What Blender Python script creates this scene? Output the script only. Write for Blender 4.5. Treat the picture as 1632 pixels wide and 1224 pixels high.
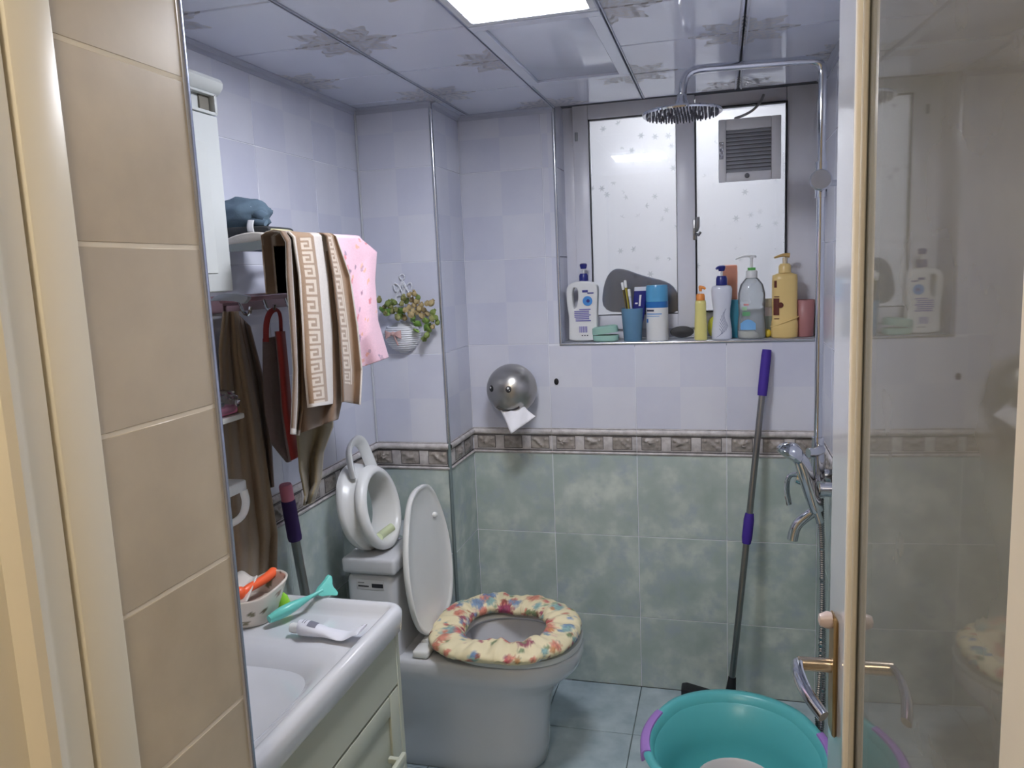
import bpy, bmesh, math, random
from math import sin, cos, pi, radians, sqrt, atan2, exp
from mathutils import Vector, Matrix, noise

for o in list(bpy.data.objects): bpy.data.objects.remove(o)
SC = bpy.context.scene
COL = SC.collection
random.seed(7)

# ------------------------------------------------------------------ camera
F_PX, CAM = 1235.95, Vector((0, 0, 1.5073))
CR = Vector((0.96521127, 0.25794887, -0.04277372))
CU = Vector((0.00412029, 0.14856331, 0.98889432))
CF = Vector((-0.26143877, 0.95466818, -0.14233215))
cd = bpy.data.cameras.new('camera'); cam = bpy.data.objects.new('camera', cd); COL.objects.link(cam)
cd.sensor_width = 36; cd.sensor_fit = 'HORIZONTAL'; cd.lens = F_PX / 1632 * 36; cd.clip_start = 0.01
cam.matrix_world = Matrix(((CR.x, CU.x, -CF.x, CAM.x), (CR.y, CU.y, -CF.y, CAM.y), (CR.z, CU.z, -CF.z, CAM.z), (0, 0, 0, 1)))
SC.camera = cam

# ------------------------------------------------------------------ light levels
LAMP = 34.0          # ceiling LED panel (radiance)
HALL = 27.0          # warm lamp in the hallway
BALC = 10.0          # lamp of the space behind the window
w = bpy.data.worlds.new('world'); SC.world = w; w.use_nodes = True
w.node_tree.nodes['Background'].inputs[0].default_value = (0.5, 0.55, 0.65, 1)
w.node_tree.nodes['Background'].inputs[1].default_value = 0.02
SC.view_settings.view_transform = 'Standard'; SC.view_settings.look = 'None'
SC.view_settings.exposure = 0.95; SC.view_settings.gamma = 1.0; SC.view_settings.use_curve_mapping = False

def at(px, py, ax, v):
    """photo pixel -> point where its ray meets the plane ax = v"""
    d = CF + CR * ((px - 816) / F_PX) - CU * ((py - 612) / F_PX)
    i = 'XYZ'.index(ax); t = (v - CAM[i]) / d[i]
    return CAM + d * t

# ------------------------------------------------------------------ dimensions (metres)
D, H, XL, XR = 2.6464, 2.0475, -1.1426, 0.302
XC, DC = -0.8798, 2.3868           # boxed-in column in the far left corner
T = 0.3                            # wall tile
ZB0, ZB1, ZS = 0.8604, 0.9535, 1.2549
XW, YG = -0.542, 2.785             # window opening edge, window frame face
XJ, YJ0, YJ1 = -0.65, 0.676, 0.887 # door reveal on the left
PC, CX0, CY0 = 0.2965, -0.837, 1.4267

# ------------------------------------------------------------------ materials
def lin(c): c /= 255; return c / 12.92 if c <= .04045 else ((c + .055) / 1.055) ** 2.4
def rgb(r, g, b): return (lin(r), lin(g), lin(b), 1)
MATS = {}
class NT:
    """tiny helper for node graphs"""
    def __init__(s, name):
        s.m = bpy.data.materials.new(name); s.m.use_nodes = True; s.t = s.m.node_tree
        s.b = s.t.nodes['Principled BSDF']; s.out = s.t.nodes['Material Output']
    def n(s, typ, **kw):
        x = s.t.nodes.new(typ)
        for k, v in kw.items(): setattr(x, k, v)
        return x
    def put(s, sock, v):
        if isinstance(v, bpy.types.NodeSocket): s.t.links.new(v, sock)
        elif v is not None: sock.default_value = v
    def math(s, op, a, b=None, c=None):
        x = s.n('ShaderNodeMath', operation=op)
        for i, v in enumerate((a, b, c)): s.put(x.inputs[i], v) if v is not None else None
        return x.outputs[0]
    def mix(s, f, a, b, typ='MIX'):
        x = s.n('ShaderNodeMix', data_type='RGBA', blend_type=typ)
        s.put(x.inputs[0], f); s.put(x.inputs[6], a); s.put(x.inputs[7], b); return x.outputs[2]
    def noise(s, scale, vec=None, detail=3, rough=.55):
        x = s.n('ShaderNodeTexNoise'); x.inputs['Scale'].default_value = scale
        x.inputs['Detail'].default_value = detail; x.inputs['Roughness'].default_value = rough
        if vec is not None: s.put(x.inputs['Vector'], vec)
        return x.outputs[0]
    def ramp(s, f, *stops):
        x = s.n('ShaderNodeValToRGB'); s.put(x.inputs[0], f); e = x.color_ramp.elements
        while len(e) < len(stops): e.new(.5)
        for el, (p, c) in zip(e, stops): el.position = p; el.color = c if len(c) == 4 else (*c, 1)
        return x.outputs[0]
    def bump(s, h, strength=.3, dist=.002):
        x = s.n('ShaderNodeBump'); x.inputs['Strength'].default_value = strength; x.inputs['Distance'].default_value = dist
        s.put(x.inputs['Height'], h); s.put(s.b.inputs['Normal'], x.outputs[0])
    def objco(s): return s.n('ShaderNodeTexCoord').outputs['Object']
    def pos(s): return s.n('ShaderNodeNewGeometry').outputs['Position']
    def rnd(s): return s.n('ShaderNodeObjectInfo').outputs['Random']
    def sep(s, v): x = s.n('ShaderNodeSeparateXYZ'); s.put(x.inputs[0], v); return x.outputs
    def set(s, color=None, rough=None, metal=None, coat=None, spec=None, trans=None, ior=None, sheen=None, sss=None, coat_rough=None):
        for k, v in (('Base Color', color), ('Roughness', rough), ('Metallic', metal), ('Coat Weight', coat), ('Specular IOR Level', spec),
                     ('Transmission Weight', trans), ('IOR', ior), ('Sheen Weight', sheen), ('Coat Roughness', coat_rough)):
            if v is not None: s.put(s.b.inputs[k], v)
        return s

def plain(name, c, rough=.4, metal=0, var=.06, vs=14, bump=0, bs=120, coat=0, spec=.5, sheen=0):
    if name in MATS: return MATS[name]
    g = NT(name); c = rgb(*c)
    f = g.noise(vs, g.objco())
    lo = tuple(x * (1 - var) for x in c[:3]) + (1,); hi = tuple(min(1, x * (1 + var)) for x in c[:3]) + (1,)
    g.set(color=g.mix(f, lo, hi), rough=rough, metal=metal, coat=coat, spec=spec, sheen=sheen)
    if bump: g.bump(g.noise(bs, g.objco()), bump, .002)
    MATS[name] = g.m; return g.m

def tile_upper():
    g = NT('blue_wall_tile'); o = g.objco(); x, y, z = g.sep(o)
    q = g.math('GREATER_THAN', g.math('MULTIPLY', g.math('SUBTRACT', x, .0), g.math('SUBTRACT', z, .0)), 0.0)
    r = g.rnd(); off = g.n('ShaderNodeVectorMath', operation='ADD'); g.put(off.inputs[0], g.pos()); cx = g.n('ShaderNodeCombineXYZ')
    g.put(cx.inputs[0], g.math('MULTIPLY', r, 9.)); g.put(off.inputs[1], cx.outputs[0])
    n = g.noise(7, off.outputs[0], 4)
    a = g.mix(n, rgb(204, 206, 220), rgb(220, 222, 231)); b = g.mix(n, rgb(192, 195, 216), rgb(211, 214, 227))
    c = g.mix(g.math('MULTIPLY', q, .65), a, b); c = g.mix(g.math('MULTIPLY', r, .12), c, rgb(186, 190, 208))
    g.set(color=c, rough=.22, spec=.5); g.bump(g.noise(5, o), .05, .003); return g.m
def tile_lower():
    g = NT('green_wall_tile'); r = g.rnd(); off = g.n('ShaderNodeVectorMath', operation='ADD'); cx = g.n('ShaderNodeCombineXYZ')
    g.put(off.inputs[0], g.pos()); g.put(cx.inputs[0], g.math('MULTIPLY', r, 7.)); g.put(off.inputs[1], cx.outputs[0])
    n = g.noise(9, off.outputs[0], 4, .55); n2 = g.noise(15, off.outputs[0], 5, .6)
    c = g.ramp(n, (.3, rgb(163, 178, 172)[:3]), (.5, rgb(177, 190, 185)[:3]), (.7, rgb(205, 214, 206)[:3]))
    c = g.mix(g.ramp(n2, (.5, (0, 0, 0)), (.75, (1, 1, 1))), c, rgb(166, 179, 188))
    g.set(color=c, rough=.25, spec=.5); return g.m
def tile_floor():
    g = NT('floor_tile'); n = g.noise(12, g.pos(), 5); c = g.ramp(n, (.3, rgb(154, 172, 180)[:3]), (.7, rgb(188, 202, 208)[:3]))
    g.set(color=c, rough=.3); return g.m
def tile_reveal():
    g = NT('reveal_tile'); n = g.noise(8, g.pos(), 5); r = g.rnd()
    c = g.ramp(n, (.3, rgb(182, 168, 146)[:3]), (.7, rgb(202, 188, 164)[:3])); c = g.mix(g.math('MULTIPLY', r, .3), c, rgb(196, 188, 174))
    g.set(color=c, rough=.35); return g.m
def border_mats():
    g = NT('border_band'); n = g.noise(40, g.pos(), 5)
    g.set(color=g.ramp(n, (.35, rgb(176, 170, 170)[:3]), (.6, rgb(206, 201, 200)[:3])), rough=.4); a = g.m
    g = NT('border_relief'); n = g.noise(60, g.pos(), 5); n2 = g.noise(9, g.pos(), 2)
    c = g.mix(g.ramp(n, (.25, (0, 0, 0)), (.75, (1, 1, 1))), rgb(120, 113, 114), rgb(178, 171, 168)); c = g.mix(g.math('MULTIPLY', n2, .35), c, rgb(156, 146, 116))
    g.set(color=c, rough=.35); g.bump(n, .12, .002); return a, g.m
def ceiling_mat():
    g = NT('ceiling_panel'); x, y, z = g.sep(g.pos())
    u = g.math('DIVIDE', g.math('SUBTRACT', x, CX0), PC); v = g.math('DIVIDE', g.math('SUBTRACT', y, CY0), PC)
    iu = g.math('ROUND', u); iv = g.math('ROUND', v); du = g.math('SUBTRACT', u, iu); dv = g.math('SUBTRACT', v, iv)
    par = g.math('PINGPONG', g.math('ADD', g.math('ADD', iu, iv), 20.), 1.0)
    r = g.math('SQRT', g.math('ADD', g.math('MULTIPLY', du, du), g.math('MULTIPLY', dv, dv))); th = g.math('ARCTAN2', dv, du)
    edge = g.math('ADD', .35, g.math('MULTIPLY', .07, g.math('COSINE', g.math('MULTIPLY', th, 8.))))
    edge = g.math('ADD', edge, g.math('MULTIPLY', .02, g.math('COSINE', g.math('MULTIPLY', th, 24.))))
    body = g.math('LESS_THAN', r, edge)
    scroll = g.math('SINE', g.math('ADD', g.math('MULTIPLY', r, 62.), g.math('MULTIPLY', 2.2, g.math('SINE', g.math('MULTIPLY', th, 12.)))))
    nz = g.noise(70, g.pos(), 4)
    fil = g.math('GREATER_THAN', g.math('ADD', scroll, g.math('MULTIPLY', g.math('SUBTRACT', nz, .5), 3.)), -.15)
    mask = g.math('MULTIPLY', g.math('MULTIPLY', body, par), fil)
    n = g.noise(3, g.pos(), 3); base = g.mix(n, rgb(212, 217, 236), rgb(224, 228, 242))
    g.set(color=g.mix(g.math('MULTIPLY', g.math('ADD', g.math('MULTIPLY', mask, .4), .25), g.math('MULTIPLY', body, par)), base, rgb(128, 120, 112)), rough=g.math('ADD', .09, g.math('MULTIPLY', mask, .35)), spec=.6)
    g.bump(mask, .35, .002); return g.m
def emit(name, c, s):
    g = NT(name); e = g.n('ShaderNodeEmission'); e.inputs[0].default_value = (*c, 1); e.inputs[1].default_value = s
    g.t.links.new(e.outputs[0], g.out.inputs[0]); return g.m
def pane_mat():
    g = NT('frosted_pane'); v = g.n('ShaderNodeTexVoronoi', feature='F1'); v.inputs['Scale'].default_value = 26; v.inputs['Randomness'].default_value = .9
    g.put(v.inputs['Vector'], g.pos()); d = v.outputs['Distance']
    vm = g.n('ShaderNodeVectorMath', operation='SUBTRACT'); g.put(vm.inputs[0], g.pos()); 
    sc = g.n('ShaderNodeVectorMath', operation='SCALE'); g.put(sc.inputs[0], v.outputs['Position']); sc.inputs['Scale'].default_value = 1.0
    g.put(vm.inputs[1], sc.outputs[0]); x, y, z = g.sep(vm.outputs[0])
    th = g.math('ARCTAN2', z, x); star = g.math('ADD', .16, g.math('MULTIPLY', .16, g.math('POWER', g.math('ABSOLUTE', g.math('COSINE', g.math('MULTIPLY', th, 3.))), 6.)))
    m = g.math('MULTIPLY', g.math('LESS_THAN', d, star), g.math('GREATER_THAN', g.noise(9, g.pos(), 2), .52))
    g.set(color=g.mix(g.math('MULTIPLY', m, .5), rgb(240, 241, 243), rgb(160, 166, 172)), rough=.25, trans=.9, ior=1.3, coat=1.0, coat_rough=.015)
    return g.m
def thin_glass(name, tint, haze, hazecol, ior=1.5):
    """flat sheet: tinted see-through + clear reflection + a film of grime"""
    g = NT(name); tr = g.n('ShaderNodeBsdfTransparent'); tr.inputs[0].default_value = tint
    gl = g.n('ShaderNodeBsdfGlossy'); gl.inputs['Roughness'].default_value = .03
    df = g.n('ShaderNodeBsdfDiffuse'); df.inputs[0].default_value = hazecol
    fr = g.n('ShaderNodeFresnel'); fr.inputs[0].default_value = ior
    m1 = g.n('ShaderNodeMixShader'); g.put(m1.inputs[0], g.math('MULTIPLY', haze, g.math('ADD', .6, g.math('MULTIPLY', .8, g.noise(5, g.pos(), 4)))))
    g.put(m1.inputs[1], tr.outputs[0]); g.put(m1.inputs[2], df.outputs[0])
    m2 = g.n('ShaderNodeMixShader'); g.put(m2.inputs[0], fr.outputs[0]); g.put(m2.inputs[1], m1.outputs[0]); g.put(m2.inputs[2], gl.outputs[0])
    g.t.links.new(m2.outputs[0], g.out.inputs[0]); return g.m
def vcol(name, rough=.6, bump=.0, bs=400, sheen=0, coat=0):
    if name in MATS: return MATS[name]
    g = NT(name); a = g.n('ShaderNodeVertexColor'); a.layer_name = 'Col'
    c = g.mix(.35, a.outputs[0], g.mix(g.noise(220, g.objco()), (.55, .55, .55, 1), (1.35, 1.35, 1.35, 1)), 'MULTIPLY') if sheen else a.outputs[0]
    g.set(color=c, rough=rough, sheen=sheen, coat=coat)
    if bump: g.bump(g.noise(bs, g.objco()), bump, .003)
    MATS[name] = g.m; return g.m

UP, LOW, FLO, REV = tile_upper(), tile_lower(), tile_floor(), tile_reveal()
BAND, RELIEF = border_mats(); CEIL = ceiling_mat(); PANE = pane_mat()
GROUT = plain('grout', (226, 228, 236), .8); GROUTD = plain('grout_green', (120, 134, 134), .8); GRIME = plain('grime', (84, 80, 82), .7)
WHITE = plain('white_ceramic', (204, 206, 211), .12, coat=.6, var=.02); PLAS = plain('white_plastic', (226, 227, 226), .3, var=.03)
CHROME = plain('chrome', (205, 208, 214), .08, 1, var=.03); STEEL = plain('brushed_steel', (150, 150, 150), .32, 1, var=.1, vs=60)
ALU = plain('aluminium_strip', (200, 203, 210), .2, .9); UPVC = plain('window_frame', (230, 231, 240), .3, var=.05)
BLACK = plain('black_rubber', (24, 25, 30), .5); CREAM = plain('cream_paint', (230, 222, 202), .35, var=.03, vs=4)
NAVY = plain('navy_plastic', (30, 38, 120), .3); PURPLE = plain('purple_foam', (62, 36, 140), .7, bump=.2)
GREYP = plain('grey_plastic', (150, 156, 164), .35); CABW = plain('cabinet_white', (196, 200, 199), .35, var=.03)
CABC = plain('cabinet_cream', (186, 190, 174), .4, var=.05, vs=5)

# ------------------------------------------------------------------ geometry helpers
class MB:
    def __init__(s): s.bm = bmesh.new(); s.cl = None; s.colors = {}
    def add(s, vs, fs, mi=0):
        v = [s.bm.verts.new(p) for p in vs]; out = []
        for f in fs:
            try: q = s.bm.faces.new([v[i] for i in f]); q.material_index = mi; out.append(q)
            except ValueError: pass
        return v, out
    def box(s, c, d, bevel=0, rot=None, seg=2, mi=0):
        t = bmesh.new(); bmesh.ops.create_cube(t, size=1)
        for v in t.verts: v.co = Vector((v.co.x * d[0], v.co.y * d[1], v.co.z * d[2]))
        if bevel: bmesh.ops.bevel(t, geom=list(t.edges), offset=bevel, segments=seg, profile=.5, affect='EDGES')
        for v in t.verts:
            if rot is not None: v.co = rot @ v.co
            v.co += Vector(c)
        s.join(t, mi); return s
    def join(s, t, mi=0):
        t.verts.index_update(); s.add([v.co.copy() for v in t.verts], [[v.index for v in f.verts] for f in t.faces], mi); t.free()
    def rings(s, rs, cap0=True, cap1=True, mi=0, closed=True):
        n = len(rs[0]); vs = [p for r in rs for p in r]; fs = []
        for i in range(len(rs) - 1):
            for j in range(n if closed else n - 1):
                a, b = i * n + j, i * n + (j + 1) % n; fs.append((a, b, b + n, a + n))
        if cap0: fs.append(tuple(range(n))[::-1])
        if cap1: fs.append(tuple(range((len(rs) - 1) * n, len(rs) * n)))
        s.add(vs, fs, mi); return s
    def lathe(s, prof, c=(0, 0, 0), seg=24, sx=1, sy=1, axis=None, cap0=True, cap1=True, mi=0, pw=2):
        c = Vector(c); R = Vector((0, 0, 1)).rotation_difference(Vector(axis).normalized()).to_matrix() if axis else None; rs = []
        def se(a): 
            k = abs(cos(a)) ** pw + abs(sin(a)) ** pw
            return k ** (-1 / pw)
        for r, z in prof:
            ring = []
            for j in range(seg):
                a = 2 * pi * j / seg; q = r * (se(a) if pw != 2 else 1); p = Vector((q * cos(a) * sx, q * sin(a) * sy, z)); ring.append(c + (R @ p if R else p))
            rs.append(ring)
        return s.rings(rs, cap0, cap1, mi)
    def cyl(s, p0, p1, r0, r1=None, seg=16, mi=0):
        p0, p1 = Vector(p0), Vector(p1); d = p1 - p0
        return s.lathe([(r0, 0), (r0 if r1 is None else r1, d.length)], p0, seg, axis=d, mi=mi)
    def tube(s, pts, r, seg=10, closed=False, mi=0, smooth=0, flat=1):
        pts = [Vector(p) for p in pts]
        for _ in range(smooth):
            q = []
            m = len(pts)
            for i in range(m if closed else m - 1):
                a, b = pts[i], pts[(i + 1) % m]; q += [a * .75 + b * .25, a * .25 + b * .75]
            if not closed: q = [pts[0]] + q + [pts[-1]]
            pts = q
        n = len(pts); rs = []; up = None
        for i, p in enumerate(pts):
            t = (pts[(i + 1) % n] - pts[i - 1]) if closed else (pts[min(i + 1, n - 1)] - pts[max(i - 1, 0)])
            t.normalize()
            if up is None: up = t.orthogonal().normalized()
            up = (up - t * up.dot(t)); up = up.normalized() if up.length > 1e-6 else t.orthogonal().normalized()
            sd = t.cross(up); rr = r(i / (n - 1)) if callable(r) else r
            rs.append([p + up * (rr * cos(2 * pi * j / seg)) + sd * (rr * flat * sin(2 * pi * j / seg)) for j in range(seg)])
        if closed: rs.append(rs[0]); return s.rings(rs, False, False, mi)
        return s.rings(rs, True, True, mi)
    def sphere(s, c, r, seg=16, rings=10, mi=0, fn=None):
        c = Vector(c); r = Vector((r, r, r)) if not hasattr(r, '__len__') else Vector(r); rs = []
        for i in range(rings + 1):
            a = pi * i / rings; a = min(max(a, .02), pi - .02); ring = []
            for j in range(seg):
                b = 2 * pi * j / seg; d = Vector((sin(a) * cos(b), sin(a) * sin(b), -cos(a))); k = fn(d) if fn else 1
                ring.append(c + Vector((d.x * r.x, d.y * r.y, d.z * r.z)) * k)
            rs.append(ring)
        return s.rings(rs, True, True, mi)
    def grid(s, fn, nu, nv, col=None, mi=0, wrap_u=False, wrap_v=False):
        vs = []; cs = []
        for j in range(nv + (0 if wrap_v else 1)):
            for i in range(nu + (0 if wrap_u else 1)):
                u, v = i / nu, j / nv; vs.append(fn(u, v)); cs.append(col(u, v) if col else None)
        W = nu + (0 if wrap_u else 1); Hh = nv + (0 if wrap_v else 1); fs = []
        for j in range(nv):
            for i in range(nu):
                i2, j2 = (i + 1) % W, (j + 1) % Hh; fs.append((j * W + i, j * W + i2, j2 * W + i2, j2 * W + i))
        v, f = s.add(vs, fs, mi)
        if col:
            for q, c in zip(v, cs): s.colors[q] = c
        return s
    def prism(s, pts, mp, t0, t1, bevel=0, mi=0):
        """polygon extruded: mp(a, b, t) -> point"""
        t = bmesh.new(); n = len(pts)
        a = [t.verts.new(mp(p[0], p[1], t0)) for p in pts]; b = [t.verts.new(mp(p[0], p[1], t1)) for p in pts]
        t.faces.new(a[::-1]); t.faces.new(b)
        for i in range(n): t.faces.new((a[i], a[(i + 1) % n], b[(i + 1) % n], b[i]))
        bmesh.ops.recalc_face_normals(t, faces=list(t.faces))
        if bevel: bmesh.ops.bevel(t, geom=list(t.edges), offset=bevel, segments=2, profile=.5, affect='EDGES')
        s.join(t, mi); return s
    def build(s, name, mat, parent=None, angle=40, fix=True, solid=0):
        me = bpy.data.meshes.new(name); org = ORG.get(parent.name, Vector()) if parent else Vector()
        for v in s.bm.verts: v.co -= org
        if fix: bmesh.ops.recalc_face_normals(s.bm, faces=list(s.bm.faces))
        s.bm.verts.index_update(); cols = {v.index: c for v, c in s.colors.items()}
        s.bm.to_mesh(me); s.bm.free()
        for m in (mat if isinstance(mat, (list, tuple)) else [mat]): me.materials.append(m)
        me.polygons.foreach_set('use_smooth', [True] * len(me.polygons))
        if angle < 180: me.set_sharp_from_angle(angle=radians(angle))
        if cols:
            at_ = me.color_attributes.new('Col', 'FLOAT_COLOR', 'POINT'); arr = [1.0] * (4 * len(me.vertices))
            for i, c in cols.items(): arr[4 * i:4 * i + 4] = c
            at_.data.foreach_set('color', arr)
        o = bpy.data.objects.new(name, me); COL.objects.link(o)
        if parent: o.parent = parent; ORG[o.name] = org
        else: ORG[o.name] = Vector()
        if solid:
            md = o.modifiers.new('thickness', 'SOLIDIFY'); md.thickness = solid; md.offset = 0
        return o
ORG = {}
def thing(name, loc, label, cat, group=None):
    o = bpy.data.objects.new(name, None); COL.objects.link(o); o.location = loc; o.empty_display_size = .05; ORG[o.name] = Vector(loc); return tag(o, label, cat, group)
def tag(o, label, cat, group=None):
    o['label'] = label; o['category'] = cat
    if group: o['group'] = group
    return o
def struct(o, label=None):
    o['kind'] = 'structure'
    if label: o['label'] = label
    return o
def one(mb, name, mat, label, cat, group=None, **k): return tag(mb.build(name, mat, **k), label, cat, group)
def curve2d(splines, ext, bev, mp, res=2):
    """filled 2D outline with holes -> solid with rounded edges, mapped by mp(x, y, t)"""
    cu = bpy.data.curves.new('outline', 'CURVE'); cu.dimensions = '2D'; cu.fill_mode = 'BOTH'; cu.extrude = ext; cu.bevel_depth = bev; cu.bevel_resolution = res
    for pts in splines:
        sp = cu.splines.new('POLY'); sp.points.add(len(pts) - 1); sp.use_cyclic_u = True
        for p, q in zip(sp.points, pts): p.co = (q[0], q[1], 0, 1)
    o = bpy.data.objects.new('outline', cu); COL.objects.link(o); dg = bpy.context.evaluated_depsgraph_get()
    me = bpy.data.meshes.new_from_object(o.evaluated_get(dg)); t = MB(); t.bm.from_mesh(me)
    for v in t.bm.verts: v.co = Vector(mp(v.co.x, v.co.y, v.co.z))
    bmesh.ops.remove_doubles(t.bm, verts=list(t.bm.verts), dist=1e-6)
    bpy.data.objects.remove(o); bpy.data.curves.remove(cu); bpy.data.meshes.remove(me); return t
def smoothpts(pts, n=2, closed=True):
    pts = [Vector((*p, 0)) if len(p) == 2 else Vector(p) for p in pts]
    for _ in range(n):
        q = []; m = len(pts)
        for i in range(m): a, b = pts[i], pts[(i + 1) % m]; q += [a * .75 + b * .25, a * .25 + b * .75]
        pts = q
    return [(p.x, p.y) for p in pts]
def lerp(a, b, t): return a + (b - a) * t
def pl(pts, t):
    """point on a polyline by parameter"""
    n = len(pts) - 1; k = min(int(t * n), n - 1); f = t * n - k
    return tuple(lerp(a, b, f) for a, b in zip(pts[k], pts[k + 1]))
def sm(a, b, x): t = min(1, max(0, (x - a) / (b - a))); return t * t * (3 - 2 * t)

# ------------------------------------------------------------------ tiles
TM = {}
def tile_mesh(w, h, mat, th=.007, bev=.0009):
    k = (round(w, 4), round(h, 4), mat.name); gap = .0048 if mat is REV else .0022
    if k not in TM:
        b = MB(); b.box((0, -th / 2, 0), (w - gap, th, h - gap), bev, seg=1); o = b.build('tile', mat); TM[k] = o.data; bpy.data.objects.remove(o)
    return TM[k]
def put_tile(parent, c, rz, w, h, mat, name='tile'):
    o = bpy.data.objects.new(name, tile_mesh(w, h, mat)); COL.objects.link(o); o.location = c; o.rotation_euler = (0, 0, rz); o.parent = parent; return o
def joints(a, b, first, step=T):
    k = math.ceil((a - first) / step - 1e-6); js = [a]; x = first + k * step
    while x < b - 1e-4:
        if x > a + .004: js.append(x)
        x += step
    return js + [b]
def clad(parent, us, vs, fix, face, mat):
    """us/vs: joint positions. face: back, left, right, front"""
    for i in range(len(us) - 1):
        for j in range(len(vs) - 1):
            u, v = (us[i] + us[i + 1]) / 2, (vs[j] + vs[j + 1]) / 2; w_, h_ = us[i + 1] - us[i], vs[j + 1] - vs[j]
            if w_ < .006 or h_ < .006: continue
            c, r = {'back': ((u, fix, v), 0), 'left': ((fix, u, v), pi / 2), 'right': ((fix, u, v), -pi / 2), 'front': ((u, fix, v), pi)}[face]
            put_tile(parent, c, r, w_, h_, mat)
BM = {}
def border_mesh(w, off):
    k = (round(w, 3), round(off, 3))
    if k in BM: return BM[k]
    b = MB(); h = ZB1 - ZB0; z0 = -h / 2; hw = w / 2 - .0008
    b.box((0, -.0031, 0), (2 * hw, .0062, h), .0004, seg=1, mi=0)
    # mouldings: half-round on top, thin bead below, dark seams between
    for zc, rz, ry in ((z0 + h - .0125, .0115, .012), (z0 + .006, .005, .008)):
        rs = [[Vector((x, -.005 - ry * max(0, cos(a)), zc + rz * sin(a))) for a in [radians(q) for q in range(-90, 91, 18)]] for x in (-hw, hw)]
        n = len(rs[0]); b.add([p for r in rs for p in r], [(i, i + 1, n + i + 1, n + i) for i in range(n - 1)], 0)
    for zc in (z0 + h - .0262, z0 + .0128): b.box((0, -.0066, zc), (2 * hw, .0016, .0024), mi=2)
    x = -w / 2 + off; kk = 0; rnd = random.Random(int(w * 1000 + off * 77))
    while x < w / 2:
        a0, a1 = max(x - .032, -hw), min(x + .032, hw)
        if a1 - a0 > .012:
            zc = z0 + .0415; hh = .021; b.box(((a0 + a1) / 2, -.0064, zc), (a1 - a0 + .004, .0012, 2 * hh + .004), mi=2)
            cu, cv = rnd.uniform(-.008, .008), rnd.uniform(-.004, .004); typ = kk % 3
            def hgt(px, pz):
                dx, dz = px - x - cu, pz - zc - cv; r = sqrt(dx * dx + dz * dz * 1.6); th = atan2(dz, dx)
                if typ == 0: q = .006 * exp(-(r / .016) ** 2) * (1 + .35 * cos(9 * th))
                elif typ == 1: q = .006 * exp(-(r / (.010 + .007 * max(0, cos(2.5 * th)))) ** 2)
                else: q = .005 * exp(-((dx + dz) / .007) ** 2 - ((dx - dz) / .028) ** 2) * (1 + .3 * sin(700 * dx))
                for ox, oz in ((-.022, .012), (.021, -.012), (.02, .011)):
                    q += .0035 * exp(-(((px - x - ox) / .005) ** 2 + ((pz - zc - oz) / .004) ** 2))
                return q
            b.grid(lambda u, v: Vector((lerp(a0, a1, u), -.0073 - 1.6 * hgt(lerp(a0, a1, u), lerp(zc - hh, zc + hh, v)), lerp(zc - hh, zc + hh, v))), 16, 12, mi=1)
        x += .1; kk += 1
    o = b.build('border_tile', [BAND, RELIEF, GRIME], fix=False, angle=50); BM[k] = o.data
    bm = bmesh.new(); bm.from_mesh(o.data)
    for f in bm.faces:
        if f.normal.y > .3 and f.calc_center_median().y < -.004: f.normal_flip()
    bm.to_mesh(o.data); bm.free(); bpy.data.objects.remove(o); return BM[k]
def border(parent, us, fix, face, off0=.05):
    for i in range(len(us) - 1):
        w_ = us[i + 1] - us[i]; u = (us[i] + us[i + 1]) / 2; z = (ZB0 + ZB1) / 2
        if w_ < .01: continue
        off = .05 if i else off0
        o = bpy.data.objects.new('border_tile', border_mesh(w_, off)); COL.objects.link(o); o.parent = parent
        o.location, rz = {'back': ((u, fix, z), 0), 'left': ((fix, u, z), pi / 2), 'right': ((fix, u, z), -pi / 2)}[face]; o.rotation_euler = (0, 0, rz)
UPZ = [ZB1, ZB1 + .3, ZB1 + .6, ZB1 + .9, H + .03]; LOZ = [0, .2657, .5664, ZB0]

# ------------------------------------------------------------------ the room
G, GW = .007, .0014   # tile back, grout face behind the tile faces
b = MB(); b.box(((XC + XW) / 2 - .05, D + GW + .1, 1.06), (XW - XC + .1 - .006, .2, 2.14)); b.box(((XW + XR) / 2 + .1, D + GW + .1, ZS / 2 - .008), (XR - XW + .2, .2, ZS - .016))
b.box(((XW + XR) / 2, D + .11, H + .09), (XR - XW, .2, .08))
wb = struct(b.build('wall_back', GROUT), 'back wall with green tiles below and pale blue tiles above')
XJN = [XC, -.5861, -.2861, .0139, XR]
clad(wb, XJN, LOZ, D + G, 'back', LOW); border(wb, XJN, D + G, 'back')
clad(wb, [XC, -.5861], UPZ, D + G, 'back', UP); clad(wb, [-.5861, XW], UPZ[1:], D + G, 'back', UP); clad(wb, [-.5861, -.2861, .0139, XR], [ZB1, ZS - .008], D + G, 'back', UP)
# window reveal lining and sill
clad(wb, [D + .004, YG + .01], [ZS, 1.5535, 1.8535, H + .03], XW - .002, 'left', UP)
b = MB(); b.box(((XW + XR) / 2, D + .08, ZS - .006), (XR - XW, .158, .012), .001)
b.build('window_sill', plain('sill_stone', (176, 180, 188), .35, var=.2, vs=40), wb)
b = MB(); b.box((XL - .1 - GW, 1.63, 1.06), (.2, 2.1, 2.14)); wl = struct(b.build('wall_left', GROUT), 'left wall with tiles, border strip and towel rack')
YJN = joints(YJ1, DC, .9)
clad(wl, YJN, LOZ, XL - G, 'left', LOW); border(wl, YJN, XL - G, 'left'); clad(wl, YJN, UPZ, XL - G, 'left', UP)
b = MB(); b.box(((XL + XC) / 2 - GW / 2 - .01, (DC + D) / 2 + GW, 1.06), (XC - XL - GW + .02, D - DC, 2.14)); wc = struct(b.build('wall_column', GROUT), 'boxed-in tiled column in the far left corner')
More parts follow.
